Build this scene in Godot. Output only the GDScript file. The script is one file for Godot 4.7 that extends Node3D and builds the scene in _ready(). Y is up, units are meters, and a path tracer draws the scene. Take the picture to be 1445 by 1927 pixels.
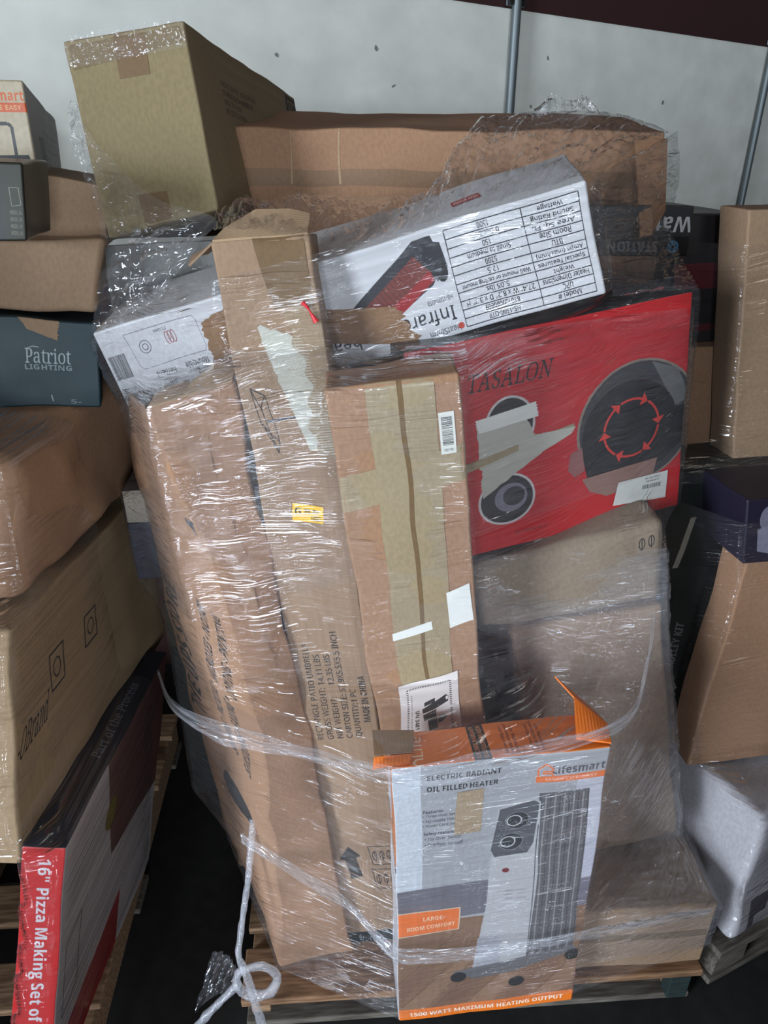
extends Node3D
# A wrapped pallet of mixed cartons in a warehouse corner, a neighbour pallet on either side.
# World metres, y up; every carton is given by its eight corners: front top-left, top-right, bottom-right, bottom-left, then the same four at the back.
const BOX := {
	"umbrella": [[-0.249,1.587,-1.092], [-0.105,1.597,-1.093], [0.053,0.171,-0.993], [-0.094,0.154,-0.992], [-0.249,1.581,-1.182], [-0.105,1.591,-1.182], [0.053,0.160,-1.138], [-0.094,0.144,-1.136]],
	"ups": [[-0.365,1.357,-1.060], [-0.237,1.387,-1.085], [-0.067,0.137,-0.964], [-0.223,0.137,-0.928], [-0.449,1.328,-1.190], [-0.261,1.366,-1.200], [-0.130,0.137,-1.100], [-0.352,0.300,-1.120]],
	"taped": [[-0.084,1.407,-0.958], [0.103,1.430,-0.968], [0.253,0.186,-0.976], [0.063,0.178,-0.966], [-0.090,1.407,-1.058], [0.097,1.430,-1.068], [0.247,0.186,-1.076], [0.057,0.178,-1.066]],
	"tasalon": [[0.031,1.427,-1.085], [0.510,1.497,-1.215], [0.563,1.101,-1.222], [0.073,1.039,-1.089], [-0.037,1.422,-1.336], [0.442,1.493,-1.466], [0.496,1.096,-1.473], [0.006,1.034,-1.341]],
	"white": [[-0.488,1.432,-1.195], [0.283,1.668,-1.099], [0.339,1.509,-1.123], [-0.445,1.261,-1.222], [-0.474,1.467,-1.391], [0.297,1.703,-1.296], [0.353,1.544,-1.320], [-0.431,1.296,-1.419]],
	"top": [[-0.525,1.863,-1.385], [-0.318,1.888,-1.360], [-0.285,1.614,-1.331], [-0.491,1.564,-1.354], [-0.432,1.800,-2.096], [-0.225,1.825,-2.071], [-0.191,1.551,-2.042], [-0.397,1.501,-2.065]],
	"big": [[-0.310,1.744,-1.520], [0.526,1.739,-1.506], [0.571,1.466,-1.534], [-0.331,1.476,-1.549], [-0.303,1.788,-1.938], [0.533,1.783,-1.924], [0.579,1.510,-1.952], [-0.324,1.520,-1.966]],
	"watt": [[0.360,1.621,-1.353], [0.555,1.617,-1.380], [0.559,1.532,-1.381], [0.373,1.535,-1.354], [0.337,1.621,-1.511], [0.533,1.617,-1.538], [0.537,1.532,-1.539], [0.351,1.535,-1.513]],
	"upper": [[0.154,1.028,-1.130], [0.485,1.121,-1.113], [0.522,0.959,-1.111], [0.177,0.876,-1.129], [0.175,1.028,-1.529], [0.506,1.121,-1.512], [0.543,0.959,-1.510], [0.198,0.876,-1.528]],
	"lower": [[0.242,0.885,-1.120], [0.520,0.947,-1.111], [0.631,0.393,-1.057], [0.340,0.291,-1.063], [0.221,0.885,-1.519], [0.499,0.947,-1.510], [0.610,0.393,-1.456], [0.319,0.291,-1.462]],
	"bottom": [[0.287,0.332,-0.914], [0.686,0.327,-0.942], [0.686,0.137,-0.942], [0.287,0.137,-0.914], [0.252,0.332,-1.413], [0.651,0.327,-1.441], [0.651,0.137,-1.441], [0.252,0.137,-1.413]],
	"life": [[0.012,0.835,-0.820], [0.368,0.847,-0.857], [0.387,0.141,-0.859], [0.032,0.136,-0.822], [0.004,0.835,-0.900], [0.360,0.847,-0.937], [0.379,0.141,-0.939], [0.023,0.136,-0.902]],
	"navy": [[-0.504,1.125,-1.235], [-0.085,1.125,-1.264], [-0.085,0.925,-1.264], [-0.504,0.925,-1.235], [-0.520,1.125,-1.454], [-0.101,1.125,-1.484], [-0.101,0.925,-1.484], [-0.520,0.925,-1.454]],
	"green": [[-0.431,0.920,-1.160], [-0.032,0.920,-1.188], [-0.032,0.400,-1.188], [-0.431,0.400,-1.160], [-0.450,0.920,-1.429], [-0.051,0.920,-1.457], [-0.051,0.400,-1.457], [-0.450,0.400,-1.429]],
	"corea": [[-0.358,0.395,-1.170], [0.041,0.395,-1.198], [0.041,0.137,-1.198], [-0.358,0.137,-1.170], [-0.386,0.395,-1.569], [0.013,0.395,-1.597], [0.013,0.137,-1.597], [-0.386,0.137,-1.569]],
	"coreb": [[-0.316,1.240,-1.245], [0.084,1.240,-1.245], [0.084,1.130,-1.245], [-0.316,1.130,-1.245], [-0.316,1.240,-1.545], [0.084,1.240,-1.545], [0.084,1.130,-1.545], [-0.316,1.130,-1.545]],
	"corec": [[-0.200,1.440,-1.500], [0.500,1.440,-1.500], [0.500,1.050,-1.600], [-0.200,1.050,-1.600], [-0.200,1.440,-1.900], [0.500,1.440,-1.900], [0.500,1.050,-1.900], [-0.200,1.050,-1.900]],
	"cored": [[-0.100,1.040,-1.600], [0.480,1.040,-1.600], [0.480,0.137,-1.600], [-0.100,0.137,-1.600], [-0.100,1.040,-1.900], [0.480,1.040,-1.900], [0.480,0.137,-1.900], [-0.100,0.137,-1.900]],
	"grey": [[-0.549,1.542,-1.460], [-0.324,1.556,-1.436], [-0.302,1.366,-1.434], [-0.544,1.360,-1.460], [-0.517,1.511,-1.757], [-0.293,1.524,-1.733], [-0.271,1.334,-1.731], [-0.513,1.328,-1.756]],
	"leftlife": [[-0.729,1.808,-1.307], [-0.590,1.806,-1.360], [-0.593,1.673,-1.359], [-0.733,1.668,-1.305], [-0.892,1.774,-1.799], [-0.753,1.773,-1.853], [-0.757,1.640,-1.851], [-0.896,1.635,-1.798]],
	"lbrown": [[-0.727,1.687,-1.303], [-0.489,1.654,-1.371], [-0.499,1.545,-1.368], [-0.751,1.553,-1.296], [-0.823,1.687,-1.639], [-0.586,1.654,-1.707], [-0.596,1.545,-1.705], [-0.848,1.553,-1.632]],
	"ldark": [[-0.597,1.696,-1.062], [-0.493,1.693,-1.080], [-0.506,1.590,-1.078], [-0.612,1.587,-1.059], [-0.622,1.696,-1.199], [-0.517,1.693,-1.218], [-0.531,1.590,-1.216], [-0.636,1.587,-1.197]],
	"lmid": [[-0.693,1.577,-1.187], [-0.469,1.577,-1.260], [-0.488,1.452,-1.254], [-0.712,1.466,-1.181], [-0.786,1.577,-1.473], [-0.562,1.577,-1.545], [-0.580,1.452,-1.539], [-0.805,1.466,-1.466]],
	"patriot": [[-0.708,1.470,-1.161], [-0.490,1.442,-1.240], [-0.509,1.293,-1.233], [-0.729,1.316,-1.153], [-0.811,1.470,-1.442], [-0.593,1.442,-1.522], [-0.611,1.293,-1.515], [-0.832,1.316,-1.435]],
	"lsag": [[-0.950,1.300,-0.980], [-0.566,1.300,-0.980], [-0.566,1.060,-0.950], [-0.950,1.060,-0.950], [-0.920,1.300,-1.450], [-0.520,1.300,-1.450], [-0.520,1.060,-1.450], [-0.920,1.060,-1.450]],
	"lscript": [[-0.950,1.045,-0.900], [-0.578,1.045,-0.900], [-0.597,0.660,-0.780], [-0.950,0.660,-0.780], [-0.920,1.045,-1.420], [-0.530,1.045,-1.420], [-0.530,0.660,-1.420], [-0.920,0.660,-1.420]],
	"pizza": [[-0.588,0.694,-0.790], [-0.522,0.684,-0.793], [-0.610,0.141,-0.671], [-0.687,0.146,-0.666], [-0.561,0.694,-1.309], [-0.495,0.684,-1.312], [-0.583,0.141,-1.190], [-0.660,0.146,-1.186]],
	"rwhite": [[0.768,0.490,-1.012], [1.214,0.490,-1.239], [1.203,0.142,-1.195], [0.757,0.142,-0.968], [0.605,0.490,-1.333], [1.050,0.490,-1.560], [1.039,0.142,-1.516], [0.594,0.142,-1.289]],
	"rbrown": [[0.682,1.013,-1.152], [0.938,1.015,-1.188], [0.904,0.495,-1.184], [0.665,0.494,-1.150], [0.671,1.013,-1.232], [0.927,1.015,-1.268], [0.893,0.495,-1.263], [0.653,0.494,-1.229]],
	"rgreen": [[0.533,1.142,-1.281], [0.801,1.147,-1.309], [0.836,0.399,-1.312], [0.606,0.353,-1.288], [0.507,1.142,-1.529], [0.775,1.147,-1.557], [0.810,0.399,-1.561], [0.580,0.353,-1.537]],
	"rpurple": [[0.652,1.143,-1.147], [0.808,1.148,-1.169], [0.822,1.011,-1.171], [0.674,1.012,-1.150], [0.631,1.143,-1.296], [0.787,1.148,-1.317], [0.801,1.011,-1.319], [0.653,1.012,-1.299]],
	"rcrate": [[0.582,1.353,-1.420], [0.735,1.353,-1.442], [0.764,1.082,-1.446], [0.605,1.077,-1.423], [0.540,1.353,-1.717], [0.694,1.353,-1.739], [0.722,1.082,-1.743], [0.563,1.077,-1.720]],
	"rkraft": [[0.628,1.614,-1.330], [0.817,1.621,-1.357], [0.908,1.109,-1.369], [0.715,1.115,-1.342], [0.615,1.614,-1.419], [0.804,1.621,-1.446], [0.896,1.109,-1.459], [0.703,1.115,-1.431]],
	"rblack": [[0.553,1.597,-1.450], [0.689,1.600,-1.469], [0.722,1.356,-1.474], [0.584,1.350,-1.454], [0.511,1.597,-1.747], [0.648,1.600,-1.766], [0.680,1.356,-1.771], [0.543,1.350,-1.751]],
	"aislea": [[0.690,0.570,-0.140], [1.450,0.570,-0.140], [1.450,0.001,-0.140], [0.690,0.001,-0.140], [0.690,0.570,-0.540], [1.450,0.570,-0.540], [1.450,0.001,-0.540], [0.690,0.001,-0.540]],
	"aisleb": [[0.680,1.120,-0.150], [1.400,1.120,-0.150], [1.400,0.575,-0.150], [0.680,0.575,-0.150], [0.680,1.120,-0.540], [1.400,1.120,-0.540], [1.400,0.575,-0.540], [0.680,0.575,-0.540]],
	"aislec": [[0.690,1.660,-0.160], [1.380,1.660,-0.160], [1.380,1.125,-0.160], [0.690,1.125,-0.160], [0.690,1.660,-0.540], [1.380,1.660,-0.540], [1.380,1.125,-0.540], [0.690,1.125,-0.540]],
	"aisled": [[-1.950,0.550,-0.270], [-1.260,0.550,-0.270], [-1.260,0.001,-0.270], [-1.950,0.001,-0.270], [-1.950,0.550,-0.600], [-1.260,0.550,-0.600], [-1.260,0.001,-0.600], [-1.950,0.001,-0.600]],
	"aislee": [[-1.930,1.120,-0.280], [-1.250,1.120,-0.280], [-1.250,0.555,-0.280], [-1.930,0.555,-0.280], [-1.930,1.120,-0.600], [-1.250,1.120,-0.600], [-1.250,0.555,-0.600], [-1.930,0.555,-0.600]],
	"aislef": [[-1.940,1.660,-0.270], [-1.260,1.660,-0.270], [-1.260,1.125,-0.270], [-1.940,1.125,-0.270], [-1.940,1.660,-0.600], [-1.260,1.660,-0.600], [-1.260,1.125,-0.600], [-1.940,1.125,-0.600]],
}

const FACES := {"front": [0, 1, 2, 3], "back": [5, 4, 7, 6], "left": [4, 0, 3, 7], "right": [1, 5, 6, 2], "top": [4, 5, 1, 0], "bottom": [3, 2, 6, 7]}
const KRAFT := Color(0.57, 0.465, 0.365)
const KRAFT_RED := Color(0.60, 0.455, 0.345)
const INK := Color(0.11, 0.10, 0.10)

var sans: SystemFont
var bold: SystemFont
var serif: SystemFont
var M := {}
var grain: Texture2D
var fibre: Texture2D
var used_names := {}


# ---------------------------------------------------------------- drawing of prints
class Canvas:
	var im: Image
	var w: int
	var h: int
	func _init(width: int, height: int, base: Color) -> void:
		w = width
		h = height
		im = Image.create(w, h, false, Image.FORMAT_RGB8)
		im.fill(base)
	func rect(u0: float, v0: float, u1: float, v1: float, c: Color) -> void:
		im.fill_rect(Rect2i(roundi(u0 * w), roundi(v0 * h), maxi(1, roundi((u1 - u0) * w)), maxi(1, roundi((v1 - v0) * h))), c)
	func tri(a: Vector2, b: Vector2, c: Vector2, col: Color) -> void:
		var y0 := maxi(0, floori(minf(a.y, minf(b.y, c.y)) + 0.5))
		var y1 := mini(h - 1, ceili(maxf(a.y, maxf(b.y, c.y)) - 0.5))
		for y in range(y0, y1 + 1):
			var yy := clampf(y + 0.5, minf(a.y, minf(b.y, c.y)), maxf(a.y, maxf(b.y, c.y)))
			var lo := 1e9
			var hi := -1e9
			for e in [[a, b], [b, c], [c, a]]:
				var p: Vector2 = e[0]
				var q: Vector2 = e[1]
				if (p.y <= yy and q.y >= yy) or (q.y <= yy and p.y >= yy):
					var x := p.x if absf(q.y - p.y) < 1e-6 else p.x + (q.x - p.x) * (yy - p.y) / (q.y - p.y)
					lo = minf(lo, x)
					hi = maxf(hi, x)
			if hi >= lo:
				var xa := maxi(0, floori(lo + 0.5))
				var xb := mini(w, maxi(xa + 1, floori(hi + 0.5)))
				if xb > xa and xa < w:
					im.fill_rect(Rect2i(xa, y, xb - xa, 1), col)
	func poly(pts: Array, col: Color) -> void:
		var p := PackedVector2Array()
		for q in pts:
			p.append(Vector2(q[0] * w, q[1] * h))
		var t := Geometry2D.triangulate_polygon(p)
		for k in range(0, t.size(), 3):
			tri(p[t[k]], p[t[k + 1]], p[t[k + 2]], col)
	func line(u0: float, v0: float, u1: float, v1: float, px: float, col: Color) -> void:
		var a := Vector2(u0 * w, v0 * h)
		var b := Vector2(u1 * w, v1 * h)
		var n := (b - a).normalized().orthogonal() * px * 0.5
		tri(a + n, b + n, b - n, col)
		tri(a + n, b - n, a - n, col)
	func path(pts: Array, px: float, col: Color) -> void:
		for k in pts.size() - 1:
			line(pts[k][0], pts[k][1], pts[k + 1][0], pts[k + 1][1], px, col)
	func ellipse(cu: float, cv: float, ru: float, rv: float, col: Color, a0 := 0.0, a1 := TAU) -> void:
		var n := 40
		for k in n:
			var t0 := a0 + (a1 - a0) * k / n
			var t1 := a0 + (a1 - a0) * (k + 1) / n
			tri(Vector2(cu * w, cv * h), Vector2((cu + ru * cos(t0)) * w, (cv + rv * sin(t0)) * h), Vector2((cu + ru * cos(t1)) * w, (cv + rv * sin(t1)) * h), col)
	func ring(cu: float, cv: float, ru: float, rv: float, px: float, col: Color, a0 := 0.0, a1 := TAU) -> void:
		var n := 40
		for k in n:
			var t0 := a0 + (a1 - a0) * k / n
			var t1 := a0 + (a1 - a0) * (k + 1) / n
			line(cu + ru * cos(t0), cv + rv * sin(t0), cu + ru * cos(t1), cv + rv * sin(t1), px, col)
	# the words fill a box of tw x th (shares of the width and height before turning), centred at cu, cv, turned clockwise by deg
	func text(s: String, font: Font, cu: float, cv: float, tw: float, th: float, deg: float, col: Color, slant := 0.0) -> void:
		var tm := TextMesh.new()
		tm.text = s
		tm.font = font
		tm.font_size = 40
		tm.pixel_size = 1.0
		tm.depth = 0.0
		tm.curve_step = 3.0
		tm.horizontal_alignment = HORIZONTAL_ALIGNMENT_LEFT
		var arr := tm.get_mesh_arrays()
		var v: PackedVector3Array = arr[Mesh.ARRAY_VERTEX]
		var idx: PackedInt32Array = arr[Mesh.ARRAY_INDEX] if arr[Mesh.ARRAY_INDEX] != null else PackedInt32Array()
		if v.is_empty():
			return
		var lo := Vector2(1e9, 1e9)
		var hi := Vector2(-1e9, -1e9)
		for p in v:
			lo = lo.min(Vector2(p.x, p.y))
			hi = hi.max(Vector2(p.x, p.y))
		var size := (hi - lo).max(Vector2(1e-3, 1e-3))
		var turned := absf(fmod(absf(deg), 180.0) - 90.0) < 45.0
		var bw := tw * (h if turned else w)
		var bh := th * (w if turned else h)
		var rot := deg_to_rad(deg)
		var out := PackedVector2Array()
		for p in v:
			var q := Vector2(((p.x - lo.x) / size.x - 0.5) * bw, (0.5 - (p.y - lo.y) / size.y) * bh)
			q.x -= q.y * slant
			out.append(q.rotated(rot) + Vector2(cu * w, cv * h))
		if idx.is_empty():
			for k in range(0, out.size(), 3):
				tri(out[k], out[k + 1], out[k + 2], col)
		else:
			for k in range(0, idx.size(), 3):
				tri(out[idx[k]], out[idx[k + 1]], out[idx[k + 2]], col)
	func barcode(u0: float, v0: float, u1: float, v1: float, along_v: bool, col: Color, sd: int) -> void:
		var rng := RandomNumberGenerator.new()
		rng.seed = sd
		var t := 0.0
		while t < 1.0:
			var bar := rng.randf_range(0.008, 0.03)
			if along_v:
				rect(u0, v0 + (v1 - v0) * t, u1, v0 + (v1 - v0) * minf(1.0, t + bar), col)
			else:
				rect(u0 + (u1 - u0) * t, v0, u0 + (u1 - u0) * minf(1.0, t + bar), v1, col)
			t += bar + rng.randf_range(0.01, 0.03)
	func tex() -> ImageTexture:
		return ImageTexture.create_from_image(im)


# ---------------------------------------------------------------- cartons
class Carton:
	var c: Array[Vector3] = []
	var half := Vector3.ONE
	var r := 0.004
	var amp := 0.002
	var freq := 4.0
	var bulge := {}
	var bow := [Vector3.ZERO, Vector3.ZERO]
	var noise := FastNoiseLite.new()
	var root: Node3D
	func _init(corners: Array, radius: float, dent: float, sd: int, f: float) -> void:
		for p in corners:
			c.append(Vector3(p[0], p[1], p[2]))
		half = 0.25 * Vector3((c[1] - c[0]).length() + (c[2] - c[3]).length(), (c[0] - c[3]).length() + (c[1] - c[2]).length(), (c[4] - c[0]).length() + (c[5] - c[1]).length())
		r = minf(radius, 0.4 * minf(half.x, minf(half.y, half.z)))
		amp = dent
		freq = f
		noise.seed = sd
		noise.frequency = 1.0
		noise.fractal_octaves = 2
	func at(q: Vector3) -> Vector3:
		var a := (q.x / half.x + 1.0) * 0.5
		var b := (1.0 - q.y / half.y) * 0.5
		var d := (1.0 - q.z / half.z) * 0.5
		var f0 := c[0].lerp(c[1], a).lerp(c[3].lerp(c[2], a), b)
		var f1 := c[4].lerp(c[5], a).lerp(c[7].lerp(c[6], a), b)
		return f0.lerp(f1, d) + (bow[0] as Vector3) * ((1.0 - a) * (1.0 - d) * sin(PI * b)) + (bow[1] as Vector3) * ((1.0 - a) * d * sin(PI * b))
	func raw(face: String, u: float, v: float) -> Vector3:
		var p := Vector3.ZERO
		match face:
			"front": p = Vector3(2 * u - 1, 1 - 2 * v, 1)
			"back": p = Vector3(1 - 2 * u, 1 - 2 * v, -1)
			"left": p = Vector3(-1, 1 - 2 * v, 2 * u - 1)
			"right": p = Vector3(1, 1 - 2 * v, 1 - 2 * u)
			"top": p = Vector3(2 * u - 1, 1, 2 * v - 1)
			"bottom": p = Vector3(2 * u - 1, -1, 1 - 2 * v)
		p *= half
		var lim := half - Vector3(r, r, r)
		var inner := p.clamp(-lim, lim)
		var d := p - inner
		var q := inner + d.normalized() * r
		var w := at(q)
		if amp > 0.0:
			var k := w * freq
			w += amp * Vector3(noise.get_noise_3d(k.x, k.y, k.z), noise.get_noise_3d(k.x + 31.7, k.y, k.z), noise.get_noise_3d(k.x, k.y, k.z + 47.3)) * 1.8
		if bulge.has(face):
			var g: float = bulge[face] * sin(PI * clampf(u, 0, 1)) * sin(PI * clampf(v, 0, 1))
			w += flat_normal(face) * g
		return w
	func flat_normal(face: String) -> Vector3:
		var i: Array = FACES[face]
		return (c[i[1]] - c[i[3]]).cross(c[i[0]] - c[i[2]]).normalized()
	func normal(face: String, u: float, v: float) -> Vector3:
		var e := 0.0008
		var du := raw(face, minf(u + e, 1), v) - raw(face, maxf(u - e, 0), v)
		var dv := raw(face, u, minf(v + e, 1)) - raw(face, u, maxf(v - e, 0))
		return -(du.cross(dv)).normalized()
	func pt(face: String, u: float, v: float, off := 0.0) -> Vector3:
		var p := raw(face, u, v)
		return p + normal(face, u, v) * off if off != 0.0 else p
	func size(face: String) -> Vector2:
		var i: Array = FACES[face]
		return 0.5 * Vector2((c[i[1]] - c[i[0]]).length() + (c[i[2]] - c[i[3]]).length(), (c[i[3]] - c[i[0]]).length() + (c[i[2]] - c[i[1]]).length())
	func stops(len_: float) -> PackedFloat32Array:
		var e := r / maxf(len_, 0.01)
		var s := PackedFloat32Array([0.0, e * 0.5, e])
		var n := clampi(roundi(len_ / 0.035), 3, 26)
		for k in range(1, n):
			s.append(lerpf(e, 1 - e, float(k) / n))
		s.append_array(PackedFloat32Array([1 - e, 1 - e * 0.5, 1.0]))
		return s


func nm(called: String) -> String:
	used_names[called] = used_names.get(called, -1) + 1
	return called if used_names[called] == 0 else "%s_%03d" % [called, used_names[called]]


func tag(o: Node, label: String, category: String, group := "", kind := "") -> void:
	if label:
		o.set_meta("label", label)
	if category:
		o.set_meta("category", category)
	if group:
		o.set_meta("group", group)
	if kind:
		o.set_meta("kind", kind)


func put(parent: Node3D, called: String, mesh: Mesh, mat: Material = null, label := "") -> MeshInstance3D:
	var o := MeshInstance3D.new()
	o.name = called
	o.mesh = mesh
	if mat:
		o.material_override = mat
	if label:
		o.set_meta("label", label)
	o.cast_shadow = GeometryInstance3D.SHADOW_CASTING_SETTING_ON
	parent.add_child(o, true)
	return o


# a grid of points as one smooth surface; ps[row][col], rows run down, columns to the right seen from outside
func grid_arrays(ps: Array, nsx: Array, us: PackedFloat32Array, vs: PackedFloat32Array, metres: Vector2) -> Array:
	var P := PackedVector3Array()
	var N := PackedVector3Array()
	var U := PackedVector2Array()
	var U2 := PackedVector2Array()
	var I := PackedInt32Array()
	var nc := us.size()
	for j in vs.size():
		for i in nc:
			P.append(ps[j][i])
			N.append(nsx[j][i])
			U.append(Vector2(us[i], vs[j]))
			U2.append(Vector2(us[i] * metres.x, vs[j] * metres.y))
	for j in vs.size() - 1:
		for i in nc - 1:
			var a := j * nc + i
			I.append_array(PackedInt32Array([a, a + 1, a + nc + 1, a, a + nc + 1, a + nc]))
	var arr := []
	arr.resize(Mesh.ARRAY_MAX)
	arr[Mesh.ARRAY_VERTEX] = P
	arr[Mesh.ARRAY_NORMAL] = N
	arr[Mesh.ARRAY_TEX_UV] = U
	arr[Mesh.ARRAY_TEX_UV2] = U2
	arr[Mesh.ARRAY_INDEX] = I
	return arr


func carton(key: String, called: String, label: String, category: String, mat: Material, faces := {}, o := {}) -> Carton:
	var k := Carton.new(BOX[key], o.get("r", 0.004), o.get("amp", 0.0022), hash(key) % 1000, o.get("freq", 4.0))
	k.bulge = o.get("bulge", {})
	k.bow = o.get("bow", [Vector3.ZERO, Vector3.ZERO])
	var root := Node3D.new()
	root.name = nm(called)
	add_child(root)
	var b := (k.c[2] + k.c[3] + k.c[6] + k.c[7]) * 0.25
	b.y = minf(minf(k.c[2].y, k.c[3].y), minf(k.c[6].y, k.c[7].y))
	root.position = b
	tag(root, label, category, o.get("group", ""))
	k.root = root
	var mesh := ArrayMesh.new()
	for face in FACES:
		if face in o.get("open", []):
			continue
		var s := k.size(face)
		var us := k.stops(s.x)
		var vs := k.stops(s.y)
		var ps := []
		var ns := []
		for v in vs:
			var row := PackedVector3Array()
			var nrow := PackedVector3Array()
			for u in us:
				row.append(k.raw(face, u, v) - b)
				nrow.append(k.normal(face, u, v))
			ps.append(row)
			ns.append(nrow)
		mesh.add_surface_from_arrays(Mesh.PRIMITIVE_TRIANGLES, grid_arrays(ps, ns, us, vs, s))
		mesh.surface_set_material(mesh.get_surface_count() - 1, faces.get(face, mat))
	put(root, o.get("body", "body"), mesh)
	return k


# a thin piece stuck on a carton's face: q are four (u, v) places (top-left, top-right, bottom-right, bottom-left of the piece)
func stick(k: Carton, face: String, called: String, q: Array, mat: Material, off := 0.0008, label := "", ragged := 0.0) -> MeshInstance3D:
	var s := k.size(face)
	var L0 := Vector2((q[1][0] - q[0][0]) * s.x, (q[1][1] - q[0][1]) * s.y).length()
	var L1 := Vector2((q[3][0] - q[0][0]) * s.x, (q[3][1] - q[0][1]) * s.y).length()
	var nu := clampi(roundi(L0 / 0.012), 3, 40)
	var nv := clampi(roundi(L1 / 0.012), 3, 60)
	if ragged > 0.0:
		nu = maxi(nu, 10)
		nv = maxi(nv, 24)
	var us := PackedFloat32Array()
	var vs := PackedFloat32Array()
	for i in nu + 1:
		us.append(float(i) / nu)
	for j in nv + 1:
		vs.append(float(j) / nv)
	var rng := FastNoiseLite.new()
	rng.seed = hash(called + label) % 997
	rng.frequency = 0.9
	var ps := []
	var ns := []
	for v in vs:
		var row := PackedVector3Array()
		var nrow := PackedVector3Array()
		for u in us:
			var uu := u
			var vv := v
			if ragged > 0.0:
				uu += ragged * rng.get_noise_1d(v * 40.0) * (1.0 if u > 0.5 else -1.0) * absf(2 * u - 1)
				vv += ragged * 0.4 * rng.get_noise_1d(u * 30.0 + 90.0) * absf(2 * v - 1)
			var a := Vector2(q[0][0], q[0][1]).lerp(Vector2(q[1][0], q[1][1]), uu)
			var d := Vector2(q[3][0], q[3][1]).lerp(Vector2(q[2][0], q[2][1]), uu)
			var w := a.lerp(d, vv)
			row.append(k.pt(face, clampf(w.x, 0, 1), clampf(w.y, 0, 1), off) - k.root.position)
			nrow.append(k.normal(face, clampf(w.x, 0, 1), clampf(w.y, 0, 1)))
		ps.append(row)
		ns.append(nrow)
	var mesh := ArrayMesh.new()
	mesh.add_surface_from_arrays(Mesh.PRIMITIVE_TRIANGLES, grid_arrays(ps, ns, us, vs, Vector2(L0, L1)))
	return put(k.root, called, mesh, mat, label)


func band(u0: float, v0: float, u1: float, v1: float) -> Array:
	return [[u0, v0], [u1, v0], [u1, v1], [u0, v1]]


# a bent leaf of board between two rails of points, with thickness
func leaf(parent: Node3D, called: String, a: Array, b: Array, thick: float, mat: Material, label := "") -> MeshInstance3D:
	var n := 10
	var m := a.size()
	var st := SurfaceTool.new()
	st.begin(Mesh.PRIMITIVE_TRIANGLES)
	st.set_smooth_group(-1)
	var P := []
	for j in n + 1:
		var row := []
		for i in m:
			row.append((a[i] as Vector3).lerp(b[i], float(j) / n))
		P.append(row)
	var nrm: Vector3 = ((P[0][m - 1] - P[0][0]) as Vector3).cross(P[n][0] - P[0][0]).normalized() * thick
	for side in 2:
		var o := Vector3.ZERO if side == 0 else nrm
		for j in n:
			for i in m - 1:
				var quad := [[j, i], [j, i + 1], [j + 1, i + 1], [j, i], [j + 1, i + 1], [j + 1, i]]
				if side == 1:
					quad.reverse()
				for c in quad:
					st.set_uv(Vector2(float(c[1]) / (m - 1), float(c[0]) / n))
					st.set_uv2(Vector2(float(c[1]) / (m - 1), float(c[0]) / n) * 0.2)
					st.add_vertex(P[c[0]][c[1]] + o - parent.position)
	# edges
	var rim := []
	for i in m: rim.append(P[0][i])
	for j in range(1, n + 1): rim.append(P[j][m - 1])
	for i in range(m - 2, -1, -1): rim.append(P[n][i])
	for j in range(n - 1, 0, -1): rim.append(P[j][0])
	for i in rim.size():
		var p: Vector3 = rim[i] - parent.position
		var q: Vector3 = rim[(i + 1) % rim.size()] - parent.position
		for c in [p, q, q + nrm, p, q + nrm, p + nrm]:
			st.set_uv(Vector2.ZERO)
			st.set_uv2(Vector2(c.x, c.y))
			st.add_vertex(c)
	st.generate_normals()
	return put(parent, called, st.commit(), mat, label)


func bevel_box(size: Vector3, r: float) -> ArrayMesh:
	var st := SurfaceTool.new()
	st.begin(Mesh.PRIMITIVE_TRIANGLES)
	st.set_smooth_group(-1)
	var h := size * 0.5
	var lim := h - Vector3(r, r, r)
	for ax in 3:
		for sg in [-1.0, 1.0]:
			var a := (ax + 1) % 3
			var b := (ax + 2) % 3
			var e := [-1.0, -lim[a] / h[a], lim[a] / h[a], 1.0]
			var f := [-1.0, -lim[b] / h[b], lim[b] / h[b], 1.0]
			for i in 3:
				for j in 3:
					var q := [[i, j], [i + 1, j], [i + 1, j + 1], [i, j], [i + 1, j + 1], [i, j + 1]]
					if sg > 0.0:
						q.reverse()
					for t in q:
						var p := Vector3.ZERO
						p[ax] = sg * h[ax]
						p[a] = e[t[0]] * h[a]
						p[b] = f[t[1]] * h[b]
						var inner := p.clamp(-lim, lim)
						p = inner + (p - inner).normalized() * r
						st.set_uv(Vector2(p[a], p[b]))
						st.add_vertex(p)
	st.generate_normals()
	return st.commit()


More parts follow.
